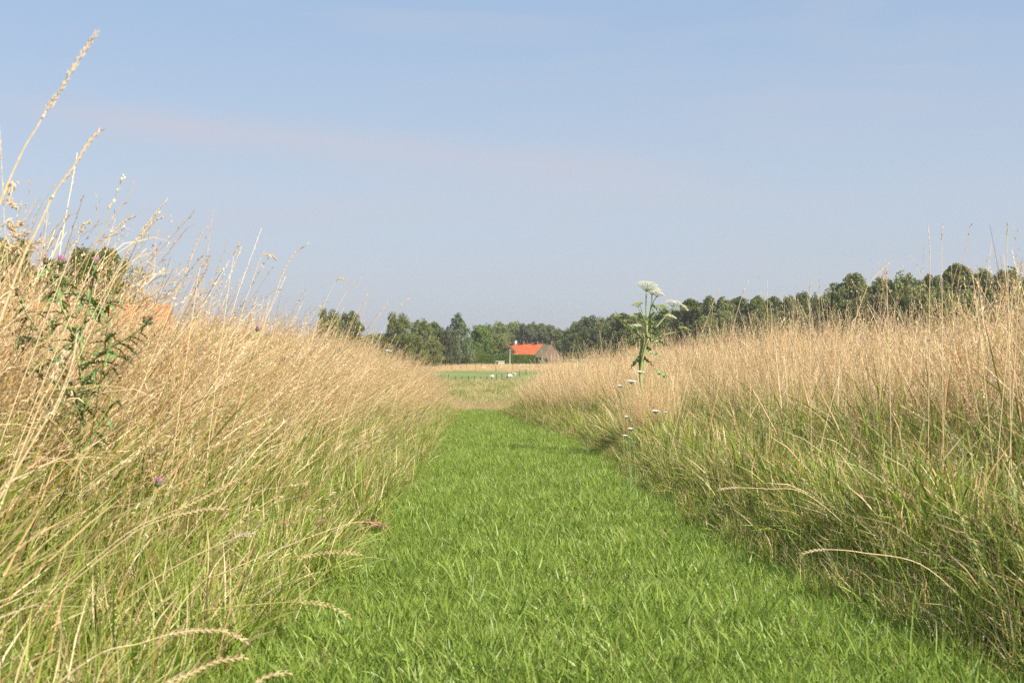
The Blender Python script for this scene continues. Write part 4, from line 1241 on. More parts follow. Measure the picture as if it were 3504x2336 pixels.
def seed_stalk(pts, label, head_len, kind='narrow', r=.0016, mat=None, hmat=None, group=None, gap=0.0, leaf=False, name='grass_stalk'):
    """pts from root to tip; thing > stem, seed_head, leaf"""
    mat = mat or M_STRAW; hmat = hmat or M_HEAD
    root = empty(name, pts[0]); tag(root, label, 'grass stalk', group)
    b = Vector(pts[0])
    line, rad = seg_tube([Vector(p) - b for p in pts], r, r * .45, 7, 6)
    s = Soup(); s.add(tube(line, rad, 6))
    # nodes (knots) of the culm
    for f in (.3, .55):
        k = int(f * (len(line) - 1)); dd = (line[k + 1] - line[k]).normalized()
        s.add(tube([line[k] - dd * .003, line[k], line[k] + dd * .003], [rad[k], rad[k] * 1.6, rad[k]], 6))
    link_mesh('stem', s.mesh('stem', mat, True), root)
    # arc length from tip
    seg = [0.0]
    for k in range(len(line) - 1, 0, -1): seg.append(seg[-1] + (line[k] - line[k - 1]).length)
    def at(sv):
        sv = max(0, sv)
        for k in range(len(seg) - 1):
            if seg[k + 1] >= sv:
                f = (sv - seg[k]) / max(1e-6, seg[k + 1] - seg[k]); a = line[len(line) - 1 - k]; c = line[len(line) - 2 - k]
                return a.lerp(c, f), (a - c).normalized()
        return line[0], Vector((0, 0, 1))
    s = Soup()
    n = {'narrow': int(head_len / .0048), 'cocksfoot': int(head_len / .0011), 'panicle': int(head_len / .0017), 'plume': int(head_len / .0008)}[kind]
    for k in range(n):
        sv = head_len * k / n
        if kind == 'cocksfoot':
            # clustered in dense lumps
            lump = (sv / head_len * 3.4) % 1.0
            if lump > .78: continue
        p, t = at(sv)
        o_ = Vector((random.gauss(0, 1), random.gauss(0, 1), random.gauss(0, 1))); o_ = (o_ - t * o_.dot(t)).normalized()
        if kind == 'narrow':
            o_ = (o_ * .3 + (Vector((0, 0, 1)) if k % 2 else Vector((0, 0, -1)))).normalized()
            s.add(grain(p + o_ * r * .5, t + o_ * .35, random.uniform(.009, .012), .0024))
        elif kind == 'cocksfoot':
            wd = .0045 * math.sin(math.pi * lump / .78) + .001
            s.add(grain(p + o_ * wd * random.uniform(.2, 1), t + o_ * .5, random.uniform(.006, .009), .0032))
        elif kind == 'plume':
            wd = .0045 * math.sin(math.pi * min(1, (k + 1) / n)) ** .5
            s.add(grain(p + o_ * wd * random.uniform(.1, 1), t + o_ * .6, random.uniform(.004, .007), .0022))
        else:
            br = random.uniform(.0005, .0055) * (.4 + .6 * sv / head_len)
            q = p + (t * .9 + o_ * .5).normalized() * br
            s.add(grain(q, t + o_ * .3, random.uniform(.007, .010), .0020))
            if k % 3 == 0: s.add(tube([p, q], [.0004, .0003], 3, False))
    link_mesh('seed_head', s.mesh('seed_head', hmat), root)
    if leaf:
        k = int(.45 * (len(line) - 1)); p = line[k]; az = random.uniform(0, 6.28)
        L = .18; S = 6; vs = []; fs = []
        for j in range(S + 1):
            t = j / S; ph = .4 + 1.7 * t
            c = p + Vector((math.cos(az) * math.sin(ph * .8) * L * t, math.sin(az) * math.sin(ph * .8) * L * t, math.cos(ph) * L * t * .8))
            w = .003 * (1 - t) + .0004; sd = Vector((-math.sin(az), math.cos(az), 0))
            vs += [c - sd * w, c + sd * w]
        for j in range(S): fs.append((2 * j, 2 * j + 1, 2 * j + 3, 2 * j + 2))
        s = Soup(); s.add((vs, fs)); link_mesh('leaf', s.mesh('leaf', mat), root)
    return root

def root_at(sx, d, dx=0):
    x = px(sx, d) + dx
    return Vector((x, d, gz(x, d)))
def stalk_px(pl, d, root_dx, label, hl, kind, r=.0016, dy=0.0, **k):
    """pl: photo points tip first; the root is root_dx metres from the lowest point"""
    tip_first = [P(a, b, d) for a, b in pl]
    lowest = tip_first[-1]
    g = (lowest.x - tip_first[-2].x) / min(-1e-3, lowest.z - tip_first[-2].z) if lowest.z < tip_first[-2].z - 1e-3 else 2.0
    hh = lowest.z - gz(lowest.x, d)
    dx = max(-.5, min(.5, -g * hh * .72)) if abs(g) < 1.6 else math.copysign(.42, root_dx) * min(1, hh / .4)
    base = Vector((lowest.x + dx, d + dy, 0)); base.z = gz(base.x, base.y)
    mid = lowest.lerp(base, .5); mid.x += dx * .06
    return seed_stalk([base, mid] + tip_first[::-1], label, hl, kind, r, **k)

G_SKY = 'tall stalks standing against the sky'
stalk_px([(325, 118), (262, 215), (210, 300), (130, 430), (0, 690)], 1.5, -.28, 'tallest straw grass stalk rising to the top of the sky', .115, 'panicle', .0014, group=G_SKY, hmat=M_HEAD_PALE)
stalk_px([(340, 448), (300, 492), (245, 580), (190, 655), (120, 800), (40, 985)], 1.7, -.22, 'second tallest straw stalk with a drooping tip against the sky', .10, 'narrow', .0018, group=G_SKY)
stalk_px([(55, 706), (30, 698), (0, 690)], 1.9, -.30, 'short brown seed head poking in at the photo edge', .05, 'cocksfoot', hmat=M_HEAD)
for k, (pl, lab) in enumerate([([(75, 765), (30, 785), (-30, 830)], 'topmost brown clustered head of the near clump'), ([(95, 800), (50, 815), (-10, 860)], 'second brown clustered head of the near clump'),
                               ([(60, 840), (20, 850), (-40, 890)], 'third brown clustered head of the near clump'), ([(120, 852), (70, 865), (0, 900)], 'fourth brown clustered head, just above the thistle'),
                               ([(140, 820), (105, 840), (40, 920)], 'fifth brown clustered head, farthest into the sky')]):
    stalk_px(pl, 2.0 + .08 * k, -.33, lab, .05, 'cocksfoot', .0014, group='brown clustered heads at the photo edge')
# heads above the windy bank (photo tips)
sky_l = [([(568, 688), (530, 735), (480, 800), (400, 925)], 3.2, 'panicle', .12, 'pale arching stalk leaning over the round tree'),
         ([(560, 742), (520, 765), (450, 850), (390, 960)], 3.3, 'panicle', .12, 'pale stalk just below the arching one'),
         ([(455, 742), (400, 780), (340, 860), (300, 940)], 2.9, 'panicle', .12, 'pale curved stalk above the second thistle flower'),
         ([(690, 790), (665, 850), (640, 920), (600, 1010)], 4.0, 'panicle', .16, 'thin straight pale stalk alone against the sky'),
         ([(820, 836), (800, 870), (796, 900), (780, 1000)], 4.2, 'cocksfoot', .045, 'fat brown head standing highest in mid bank'),
         ([(718, 876), (700, 905), (684, 920), (670, 1000)], 4.0, 'cocksfoot', .05, 'brown two-lobed head beside the fat one'),
         ([(305, 758), (280, 785), (262, 830), (230, 900)], 2.8, 'cocksfoot', .04, 'small brown head over the first thistle flower'),
         ([(945, 884), (910, 870), (890, 890), (850, 1000), (820, 1100)], 4.6, 'cocksfoot', .055, 'hooked pale head bending down at its tip'),
         ([(1055, 833), (1005, 870), (970, 930), (945, 1000), (890, 1150)], 4.6, 'panicle', .19, 'long smooth arching stalk in the middle of the bank'),
         ([(1187, 960), (1165, 953), (1148, 965), (1110, 1040), (1080, 1120)], 6.0, 'cocksfoot', .06, 'drooping pale head farthest out above the bank'),
         ([(1238, 948), (1210, 975), (1180, 1010), (1130, 1110)], 6.2, 'panicle', .10, 'beaded fine stalk leaning towards the open sky'),
         ([(1398, 1020), (1350, 1070), (1300, 1150), (1240, 1290)], 7.0, 'panicle', .12, 'last feathery stalk of the windy bank leaning to open sky'),
         ([(1262, 1000), (1230, 1050), (1200, 1120), (1150, 1250)], 6.5, 'panicle', .10, 'golden stalk in front of the first dark oak'),
         ([(1325, 1035), (1290, 1090), (1260, 1150), (1210, 1300)], 6.8, 'panicle', .12, 'straw stalk between the dark oaks'),
         ]
for pl, d, kd, hl, lab in sky_l:
    stalk_px(pl, d, -.10, lab, hl, kd, .0015, group='seed heads above the windy bank', hmat=M_HEAD_PALE if kd == 'panicle' else M_HEAD)
# stalks above the upright bank
sky_r = [([(3175, 775), (3180, 830), (3182, 900), (3180, 1100)], 4.4, 'narrow', .10, 'straightest tall stalk rising above the poplar crowns'),
         ([(3225, 770), (3222, 860), (3224, 1100)], 4.6, 'panicle', .06, 'thin hair-like stalk beside the straightest one'),
         ([(3448, 765), (3447, 880), (3452, 1120)], 4.0, 'panicle', .05, 'thin bare stalk near the photo edge'),
         ([(3042, 900), (2990, 950), (2960, 1000), (2900, 1180)], 5.0, 'narrow', .10, 'stalk leaning across the big round poplar crown'),
         ([(3032, 918), (3034, 960), (3040, 1150)], 5.0, 'cocksfoot', .05, 'upright clustered head over the round poplar crown'),
         ([(2625, 960), (2626, 1050), (2630, 1290)], 7.0, 'narrow', .10, 'lone straight stalk over the even tree line'),
         ([(2560, 965), (2540, 1010), (2500, 1150)], 7.2, 'panicle', .12, 'pale stalk leaning over the even tree line'),
         ([(2775, 970), (2770, 1020), (2772, 1150)], 6.4, 'cocksfoot', .05, 'clustered head below the gap in the tree line'),
         ([(2462, 990), (2435, 1050), (2390, 1180)], 8.0, 'panicle', .12, 'feathery stalk beside the hogweed'),
         ([(3500, 900), (3490, 950), (3480, 1100)], 3.9, 'cocksfoot', .06, 'thick reddish clustered head at the sunlit photo edge'),
         ([(3470, 960), (3465, 1010), (3450, 1150)], 4.0, 'cocksfoot', .06, 'reddish clustered head just inside the sunlit photo edge'),
         ([(3310, 920), (3330, 960), (3350, 1120)], 4.3, 'cocksfoot', .04, 'small clustered head tilting back to the path')]
for pl, d, kd, hl, lab in sky_r:
    stalk_px(pl, d, .02, lab, hl, kd, .0017, group='seed heads above the upright bank', hmat=M_HEAD_PALE if kd != 'cocksfoot' else M_HEAD)
# stalks fallen across the path edge
low = [([(1322, 1806), (1290, 1795), (1255, 1785), (1180, 1795), (1000, 1860), (760, 1960), (580, 2040)], 2.55, 'cocksfoot', .06, M_HEAD_RED, 'long bent stalk with a reddish head hanging over the path'),
       ([(1228, 1893), (1140, 1888), (1060, 1900), (960, 1910), (800, 1950), (600, 2030)], 2.5, 'narrow', .12, M_HEAD, 'thin beaded stalk just under the reddish head'),
       ([(1190, 2105), (1120, 2070), (1030, 2058), (900, 2065), (760, 2080), (660, 2110)], 2.2, 'narrow', .10, M_HEAD, 'orange beaded stalk curving down onto the mown grass'),
       ([(838, 2190), (770, 2160), (700, 2155), (600, 2165), (480, 2200), (300, 2260)], 1.75, 'narrow', .12, M_HEAD, 'arched straw head reaching the mown grass'),
       ([(830, 2248), (740, 2262), (660, 2300), (560, 2340), (430, 2400)], 1.65, 'narrow', .12, M_HEAD, 'straight straw head below the arched one'),
       ([(980, 2300), (920, 2310), (870, 2340), (780, 2400)], 1.6, 'narrow', .10, M_HEAD, 'straw head peeping in at the bottom of the photo'),
       ([(810, 1640), (740, 1680), (640, 1730), (540, 1770), (400, 1850)], 2.4, 'narrow', .14, M_HEAD, 'braided straw head pointing to the path from the bank'),
       ([(870, 1825), (830, 1830), (790, 1845), (650, 1910), (470, 2020)], 2.4, 'plume', .045, M_HEAD_PALE, 'pale furry head lying at the edge of the path'),
       ([(770, 1738), (700, 1742), (640, 1755), (560, 1775), (420, 1850)], 2.3, 'narrow', .10, M_HEAD, 'pale beaded head lying level above the furry one')]
for pl, d, kd, hl, hm, lab in low:
    stalk_px(pl, d, -.08, lab, hl, kd, .0013, group='bent stalks over the mown edge', hmat=hm, mat=M_STRAW_GREEN if 'thin' in lab or 'orange' in lab else M_STRAW)
lowr = [([(2745, 1895), (2790, 1882), (2860, 1880), (2950, 1890), (3150, 1930)], 2.9, 'narrow', .06, 'pale stalk lying over the shaded lawn edge'),
        ([(2462, 1674), (2520, 1668), (2620, 1672), (2760, 1690)], 3.8, 'narrow', .06, 'level straw stalk pointing back at the path')]
for pl, d, kd, hl, lab in lowr:
    stalk_px(pl, d, .10, lab, hl, kd, .0013, group='bent stalks over the mown edge', hmat=M_HEAD_PALE)
# big soft heads close to the camera in the windy bank
stalk_px([(262, 1150), (250, 1230), (215, 1330), (170, 1430), (120, 1500)], 1.9, -.12, 'large pale out-of-focus head in front of the thistle', .13, 'narrow', .002, hmat=M_HEAD_PALE)
stalk_px([(225, 1210), (200, 1250), (170, 1320), (110, 1450)], 2.0, -.12, 'smaller pale head beside the large one before the thistle', .05, 'cocksfoot', .0016, hmat=M_HEAD_PALE)
# brown plantain-like spikes
for (a, b, c_, d_, d, lab) in [(1385, 1570, 1345, 1596, 4.2, 'curled rusty flower spike over the lawn'), (1115, 1783, 1085, 1790, 2.9, 'short rust brown spike beside the bent stalk'),
                               (1000, 1785, 950, 1793, 2.8, 'rust brown spike lying on the bank edge'), (975, 1222, 945, 1255, 3.2, 'dark brown upright spike inside the windy bank'),
                               (640, 1180, 625, 1240, 3.0, 'slim brown spike between the straw stems'), (1065, 1690, 1030, 1705, 3.0, 'pinkish brown spike at the lawn edge')]:
    stalk_px([(a, b), (c_, d_), (c_ - 30, d_ + 60)], d, -.06, lab, .03, 'plume', .0012, group='brown flower spikes in the bank', hmat=M_HEAD_RED, mat=M_STRAW_GREEN, name='brown_flower_spike')

# thistle ------------------------------------------------------------
def lobed_leaf(L, Wd, lobes, curl=.5, seed=0):
    """spiny lobed leaf with a fold and curl, built flat along +x then bent"""
    rr = random.Random(seed)
    S = lobes * 2
    vs = []; fs = []
    for k in range(S + 1):
        t = k / S
        w = Wd * math.sin(math.pi * min(1, t * .92 + .08)) ** .7 * (1.0 if k % 2 else .38) * rr.uniform(.85, 1.15)
        sh = .06 * L * (1 if k % 2 else 0)
        xx = L * t; zz = -curl * L * t * t
        vs += [(xx + sh, -w, zz + w * .35), (xx, 0, zz), (xx + sh, w, zz + w * .35)]
    for k in range(S):
        b = 3 * k
        fs += [(b, b + 1, b + 4, b + 3), (b + 1, b + 2, b + 5, b + 4)]
    s = Soup(); s.add((vs, fs)); return s
LEAFMESH = [lobed_leaf(.055, .0095, 6, .3 + .25 * k, k).mesh('thistle_leaf', M_WEEDLEAF) for k in range(4)]
th_d = 3.5
def TP(a, b, dd=0.0): return P(a, b, th_d + dd)
tb = Vector((px(262, th_d), th_d, gz(px(262, th_d), th_d)))
thistle = empty('thistle', tb); tag(thistle, 'branched green thistle with spiny leaves and pink flowers in the windy bank', 'thistle')
th_stems = [([tb, TP(275, 1600), TP(280, 1420), TP(284, 1298), TP(276, 1160), TP(300, 1060), TP(312, 1000), TP(324, 922), TP(325, 908)], .0045, .0016),
            ([TP(278, 1440), TP(240, 1300, .03), TP(201, 1229, .05), TP(149, 1160, .06), TP(100, 1085, .08), TP(80, 1051, .08), TP(62, 1012, .08)], .0035, .0014),
            ([TP(282, 1330), TP(262, 1200, -.04), TP(247, 1137, -.05), TP(212, 1051, -.06), TP(189, 979, -.06), TP(172, 930, -.06), TP(156, 900, -.06)], .0032, .0012),
            ([TP(212, 1051, -.06), TP(205, 1000, -.05), TP(206, 950, -.05), TP(203, 905, -.05)], .002, .0012),
            ([TP(275, 1270), TP(359, 1200, -.03), TP(430, 1160, -.05), TP(488, 1122, -.06), TP(505, 1108, -.06)], .0032, .0014),
            ([TP(300, 1060), TP(345, 1050, .03), TP(375, 1040, .05), TP(400, 1000, .05)], .002, .001),
            ([TP(300, 1040), TP(260, 1010, .02), TP(215, 1005, .05), TP(180, 990, .06)], .002, .001),
            ([TP(280, 1420), TP(330, 1330, .02), TP(370, 1270, .03), TP(400, 1215, .03)], .003, .0012),
            ([TP(278, 1400), TP(220, 1340, .03), TP(165, 1290, .04), TP(120, 1235, .05)], .003, .0012),
            ([TP(280, 1440), TP(300, 1360, -.04), TP(325, 1290, -.05), TP(335, 1225, -.05)], .003, .0012),
            ([TP(279, 1440), TP(255, 1380, -.04), TP(225, 1320, -.06), TP(205, 1260, -.06)], .003, .0012),
            ([TP(276, 1560), TP(330, 1470, .02), TP(375, 1400, .03), TP(420, 1350, .03)], .003, .0012),
            ([TP(276, 1560), TP(215, 1480, .02), TP(170, 1420, .03), TP(150, 1350, .03)], .003, .0012),
            ([TP(149, 1160, .06), TP(110, 1170, .07), TP(70, 1160, .07), TP(30, 1125, .07)], .002, .001),
            ([TP(201, 1229, .05), TP(150, 1250, .07), TP(90, 1270, .07), TP(40, 1260, .07)], .002, .001),
            ([TP(359, 1200, -.03), TP(400, 1220, -.03), TP(420, 1225, -.03)], .002, .001),
            ([TP(247, 1137, -.05), TP(215, 1110, -.03), TP(160, 1090, -.03), TP(130, 1070, -.03)], .002, .001),
            ([TP(359, 1200, -.03), TP(365, 1140, -.03), TP(372, 1090, -.03)], .002, .001)]
for pts, r0, r1 in th_stems:
    line, rad = seg_tube([p - tb for p in pts], r0, r1, 7, 3)
    s = Soup(); s.add(tube(line, rad, 6))
    # spiny wings running down the stem
    for k in range(0, len(line) - 1):
        dd = (line[k + 1] - line[k])
        a = random.uniform(0, 6.28); sd = Vector((math.cos(a), math.sin(a), 0))
        s.add(([line[k], line[k].lerp(line[k + 1], .6) + sd * .007, line[k + 1]], [(0, 1, 2)]))
    stm = link_mesh('stem', s.mesh('stem', M_STEM, True), thistle)
    for k in range(1, len(line) - 1):
        for rep in range(2 if (k < len(line) * .8 and k % 2) else 1):
            a = random.uniform(0, 6.28)
            lf = link_mesh('leaf', random.choice(LEAFMESH), thistle, line[k].lerp(line[k + 1], random.random()), (random.uniform(-.5, .5), random.uniform(-.9, .2), a), random.uniform(.55, 1.1) * (1.2 - .5 * k / len(line)))
def bulb(name, r, mat, pts=40, hgt=1.3):
    s = Soup(); s.add(tube([(0, 0, -r * .9), (0, 0, -r * .4), (0, 0, r * .2), (0, 0, r * .9)], [r * .3, r * .95, r, r * .6], 10))
    for k in range(pts):
        a = random.uniform(0, 6.28); z = random.uniform(-.5, .8) * r
        d = Vector((math.cos(a), math.sin(a), .5)).normalized()
        s.add(grain(Vector((math.cos(a) * r * .85, math.sin(a) * r * .85, z)), d, r * .45, r * .14))
    return s.mesh(name, mat)
def tuft(name, r, h, n, mat, spread=.55):
    s = Soup()
    for k in range(n):
        a = random.uniform(0, 6.28); rr = random.uniform(0, r)
        d = Vector((math.cos(a) * spread * rr / r, math.sin(a) * spread * rr / r, 1)).normalized()
        s.add(grain(Vector((math.cos(a) * rr * .5, math.sin(a) * rr * .5, 0)), d, h * random.uniform(.8, 1.1), h * .12))
    return s.mesh(name, mat)
B_MESH = bulb('flower_head', .008, M_BULB); T_MESH = tuft('petals', .009, .013, 90, M_PINK); T_DEAD = tuft('petals', .008, .010, 60, M_DEADFLOWER)
for (a, b, dd, sc, dead, tl) in [(325, 900, 0, 1, 0, .2), (156, 897, -.06, .9, 1, -.1), (204, 898, -.05, 1.15, 0, .3), (62, 1004, .08, 1.1, 1, -.2), (508, 1102, -.06, 1.2, 1, .5), (497, 1098, -.06, .9, 1, -.3), (400, 996, .05, .7, 1, 0)]:
    hd = link_mesh('flower_head', B_MESH, thistle, TP(a, b, dd) - tb, (0, tl, 0), sc)
    link_mesh('petals', T_DEAD if dead else T_MESH, hd, (0, 0, .006))

# knapweed in the near bank and pink one mid bank --------------------------
def knapweed(sx, sy, d, sc, label, petal=T_MESH):
    top = P(sx, sy, d); base = Vector((top.x - .06, d, gz(top.x - .06, d)))
    o = empty('pink_wildflower', base); tag(o, label, 'wildflower')
    line, rad = seg_tube([(0, 0, 0), (.01, 0, (top.z - base.z) * .5), top - base], .0016, .001, 6, 4)
    s = Soup(); s.add(tube(line, rad, 6)); link_mesh('stem', s.mesh('stem', M_STEM, True), o)
    h = link_mesh('flower_head', B_MESH, o, top - base, (0, .3, 0), .7 * sc)
    link_mesh('petals', petal, h, (0, 0, .004), (0, 0, 0), 1.1)
    for k in range(3):
        link_mesh('leaf', LEAFMESH[k], o, line[len(line) // 3 + k * 2], (0, -.4, k * 2.1), .5)
knapweed(540, 1656, 2.75, 1.25, 'single pink flower low in the green part of the bank')
knapweed(880, 1128, 3.6, 1.0, 'pink flower head deep in the straw behind the thistle')

# hogweed ------------------------------------------------------------------
HD = 12.0
def HP(a, b, dd=0.0): return P(a, b, HD + dd)
hb = Vector((px(2196, HD), HD, gz(px(2196, HD), HD)))
hog = empty('hogweed', hb); tag(hog, 'tall hogweed with flat white umbels standing at the edge of the sunlit bank', 'hogweed')
def hstem(pts, r0, r1, mat=M_STEM):
    line, rad = seg_tube([p - hb for p in pts], r0, r1, 8, 4)
    s = Soup(); s.add(tube(line, rad, 8)); return link_mesh('stem', s.mesh('stem', mat, True), hog)
A = HP(2214, 1112); Bn = HP(2217, 1155)
hstem([hb, HP(2192, 1290), HP(2205, 1200), HP(2219, 1158)], .017, .014, M_STEM_PALE)
hstem([hb + Vector((.02, .03, 0)), HP(2190, 1260, .04), HP(2195, 1190, .04), HP(2200, 1152, .03)], .015, .011, M_STEM_PALE)
hstem([Bn, HP(2212, 1130), A], .015, .013)
hstem([A, HP(2211, 1050), HP(2212, 998)], .0085, .0065)
hstem([A, HP(2226, 1060, .02), HP(2230, 1030, .03), HP(2231, 1010, .04)], .007, .005)
hstem([HP(2226, 1060, .02), HP(2236, 1032, -.02), HP(2246, 1017, -.04)], .005, .0035)
hstem([A, HP(2196, 1075, -.05), HP(2184, 1052, -.08)], .006, .004)
hstem([HP(2206, 1095, 0), HP(2196, 1065, .06), HP(2190, 1044, .08)], .004, .003)
hstem([A, HP(2232, 1085, .05), HP(2256, 1062, .08)], .006, .004)
hstem([HP(2222, 1100), HP(2245, 1075, -.05), HP(2270, 1058, -.08)], .005, .0035)
hstem([Bn, HP(2240, 1125, .05), HP(2275, 1085, .10), HP(2312, 1048, .12)], .008, .005)
hstem([HP(2200, 1160, .03), HP(2170, 1125, .05), HP(2145, 1108, .05)], .008, .004)
hstem([HP(2200, 1160, .03), HP(2188, 1140, -.05), HP(2178, 1126, -.06)], .006, .003)
hstem([HP(2186, 1140, 0), HP(2182, 1105, -.05), HP(2175, 1088, -.08)], .004, .003)
hstem([Bn, HP(2250, 1148, -.05), HP(2275, 1122, -.08), HP(2290, 1095, -.1)], .006, .003)
hstem([HP(2235, 1160), HP(2290, 1140, .08), HP(2335, 1134, .10)], .005, .003)
def umbel(pt, rad, tilt, n, mat, dome=.55, name='umbel', ray=.0009, sz=.0075, n_flo=16, parent=None, base=None):
    base = hb if base is None else base
    o = link_mesh(name, None, parent or hog, pt - base, (tilt[0], tilt[1], random.uniform(0, 6)))  if False else None
    s = Soup(); heads = Soup()
    rot = Euler((tilt[0], tilt[1], 0)).to_matrix()
    for k in range(n):
        a = k * 2.399963; rr = rad * math.sqrt((k + .5) / n)
        end = Vector((rr * math.cos(a), rr * math.sin(a), rad * .55 * (1 + dome * (1 - (rr / rad) ** 2)) + random.uniform(-.06, .06) * rad))
        end = rot @ end
        mid = rot @ Vector((rr * math.cos(a) * .45, rr * math.sin(a) * .45, rad * .25))
        s.add(tube([(0, 0, 0), mid, end], [ray * 1.6, ray * 1.2, ray], 4, False))
        R_ = rad * .165
        for j in range(n_flo):
            b = random.uniform(0, 6.28); q = R_ * math.sqrt(random.random())
            p = end + rot @ Vector((q * math.cos(b), q * math.sin(b), random.uniform(0, .4) * R_ + .25 * R_ * (1 - (q / R_) ** 2)))
            d = rot @ Vector((math.cos(b) * .8, math.sin(b) * .8, .9))
            heads.add(grain(p, d, sz * random.uniform(.7, 1.2), sz * .8))
    st = link_mesh('umbel', heads.mesh('umbel', mat), parent or hog, pt - base)
    link_mesh('rays', s.mesh('rays', M_STEM), st)
    return st
umbel(HP(2212, 998), .105, (0.12, .10), 34, M_WHITEFLOWER)
umbel(HP(2231, 1010, .04), .085, (.1, .14), 26, M_WHITEFLOWER)
umbel(HP(2246, 1017, -.04), .065, (.15, .25), 22, M_WHITEFLOWER)
umbel(HP(2184, 1052, -.08), .052, (.1, -.2), 18, M_YELLOWFLOWER)
umbel(HP(2190, 1044, .08), .030, (.1, .15), 12, M_YELLOWFLOWER)
umbel(HP(2256, 1062, .08), .055, (.1, .1), 16, M_YELLOWFLOWER)
umbel(HP(2270, 1058, -.08), .045, (.1, .3), 14, M_YELLOWFLOWER)
umbel(HP(2302, 1052, .12), .075, (.1, .12), 26, M_WHITEFLOWER)
umbel(HP(2332, 1062, .12), .055, (.05, .65), 20, M_WHITEFLOWER)
umbel(HP(2140, 1104, .05), .022, (.1, -.4), 10, M_YELLOWFLOWER)
umbel(HP(2178, 1126, -.06), .048, (.1, .05), 18, M_WHITEFLOWER)
umbel(HP(2168, 1092, -.08), .038, (.1, .0), 12, M_YELLOWFLOWER)
umbel(HP(2290, 1097, -.1), .060, (.1, .3), 20, M_WHITEFLOWER)
umbel(HP(2337, 1136, .10), .055, (.1, .2), 14, M_YELLOWFLOWER)
umbel(HP(2122, 1090, .05), .030, (.1, -.1), 12, M_YELLOWFLOWER)
hstem([HP(2160, 1135, .05), HP(2135, 1110, .05), HP(2122, 1092, .05)], .004, .002)
def hog_leaf(p, rz, tilt, sc, label=None):
    """big hogweed leaf: midrib with five coarse lobed leaflets"""
    s = Soup()
    for (t, side, L) in [(0.25, 1, .10), (0.25, -1, .10), (.55, 1, .09), (.55, -1, .09), (.75, 0, .13)]:
        base = Vector((t * .22, 0, 0))
        a = side * .9
        S = 6; vs = []; fs = []
        for k in range(S + 1):
            u = k / S; w = L * .34 * math.sin(math.pi * min(1, u * .9 + .1)) * (1.0 if k % 2 else .72)
            c = base + Vector((math.cos(a), math.sin(a), 0)) * L * u + Vector((0, 0, -.3 * L * u * u + .02 * math.sin(u * 9)))
            n_ = Vector((-math.sin(a), math.cos(a), 0))
            vs += [c - n_ * w + Vector((0, 0, .2 * w)), c, c + n_ * w + Vector((0, 0, .2 * w))]
        for k in range(S):
            b = 3 * k; fs += [(b, b + 1, b + 4, b + 3), (b + 1, b + 2, b + 5, b + 4)]
        s.add((vs, fs))
    s.add(tube([(0, 0, 0), (.08, 0, .003), (.2, 0, 0)], [.004, .003, .0015], 5))
    link_mesh('leaf', s.mesh('hogweed_leaf', M_WEEDLEAF), hog, p - hb, (0, tilt, rz), sc * .82)
for (a, b, rz, tl, sc) in [(2214, 1113, .1, .2, .75), (2217, 1156, -.2, .35, .8), (2200, 1150, 2.9, .3, .6), (2235, 1262, -.2, .5, 1.0), (2196, 1215, .2, .7, .7), (2190, 1222, 2.8, .8, .7), (2186, 1165, 2.7, .5, .6), (2230, 1135, .4, .5, .5), (2195, 1120, 3.0, .6, .5), (2205, 1100, 3.6, .8, .45), (2222, 1090, -.2, .8, .45), (2260, 1110, .2, .6, .5), (2165, 1120, 2.4, .6, .45), (2206, 1180, .9, .5, .6),
                           (2230, 1035, 0.3, .9, .45), (2231, 1050, -.3, 1.2, .5), (2215, 1200, -.5, .3, .7), (2192, 1210, 3.5, .9, .7), (2255, 1062, .4, .2, .45), (2250, 1160, .2, .5, .6)]:
    hog_leaf(HP(a, b), rz, tl, sc)

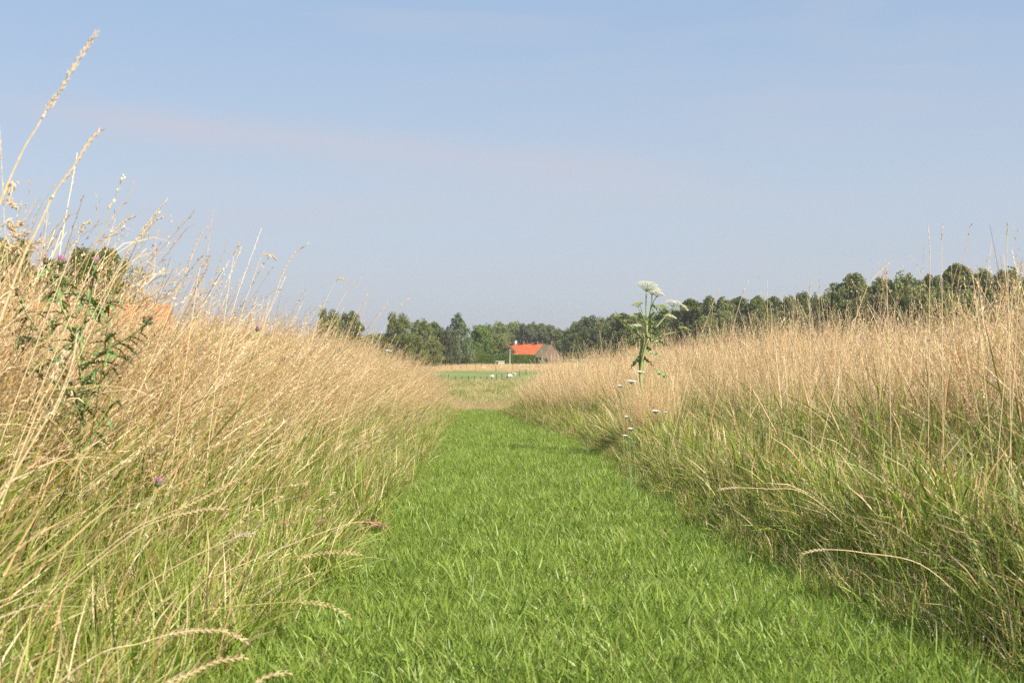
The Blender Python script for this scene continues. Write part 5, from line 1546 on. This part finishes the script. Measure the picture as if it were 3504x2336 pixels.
# low white flowering umbels in front of the hogweed -------------------------
def white_umbel_plant(sx, sy, d, rad, label, tilt=(.1, .1)):
    top = P(sx, sy, d); base = Vector((top.x + .03, d + .02, gz(top.x, d)))
    rad *= .68
    o = empty('white_umbel_flower', base); tag(o, label, 'wildflower', 'low white umbels at the foot of the hogweed')
    line, rad_ = seg_tube([(0, 0, 0), (-.005, 0, (top.z - base.z) * .55), top - base], .0022, .0013, 6, 3)
    s = Soup(); s.add(tube(line, rad_, 6)); link_mesh('stem', s.mesh('stem', M_STEM, True), o)
    umbel(top - Vector((0, 0, rad * .6)), rad, tilt, 20, M_FLAT, .05, parent=o, base=base, ray=.0007, sz=.006, n_flo=9)
    for k in range(3):
        link_mesh('leaf', LEAFMESH[k], o, line[2 + k * 2], (0, -.3, k * 2.2 + 1), .9)
M_FLAT = simple_mat('white_flat_florets', (0.82, 0.80, 0.76), 0.7, 0.2, 0.1, 60)
for a in [(2190, 1272, 9.6, .050, 'white umbel directly in front of the hogweed stem, topmost of them'), (2160, 1304, 9.2, .050, 'white umbel one step below the topmost, beside the stem'),
          (2121, 1320, 9.0, .028, 'small white umbel nearest the path, still above the tan edge'), (2243, 1406, 7.4, .034, 'wide flat white umbel in the green edge'), (2277, 1411, 7.4, .014, 'tiny white umbel touching the wide flat one'),
          (2143, 1426, 7.2, .016, 'small white umbel lowest but three over the lawn edge'), (2158, 1467, 6.6, .020, 'white umbel just above the shaded lawn edge'), (2139, 1491, 6.4, .014, 'lowest small white umbel over the lawn'),
          (1330, 1200, 13.5, .05, 'white umbel among the bent grass near the caravans')]:
    white_umbel_plant(*a)
# ------------------------------------------------------------------ haze
def build_haze(density):
    s = Soup(); s.add(box(-3100, 3100, -3100, 3100, POLDER - 1.0, 32.0))
    m, t, out = mat_new('haze')
    v = N(t, 'ShaderNodeVolumePrincipled')
    v.inputs['Color'].default_value = (0.92, 0.93, 0.96, 1)
    v.inputs['Density'].default_value = density
    v.inputs['Anisotropy'].default_value = 0.3
    t.links.new(v.outputs[0], out.inputs['Volume'])
    tag(link_mesh('haze', s.mesh('haze', m)), 'thin summer haze over the polder', kind='stuff')
build_haze(0.0002)
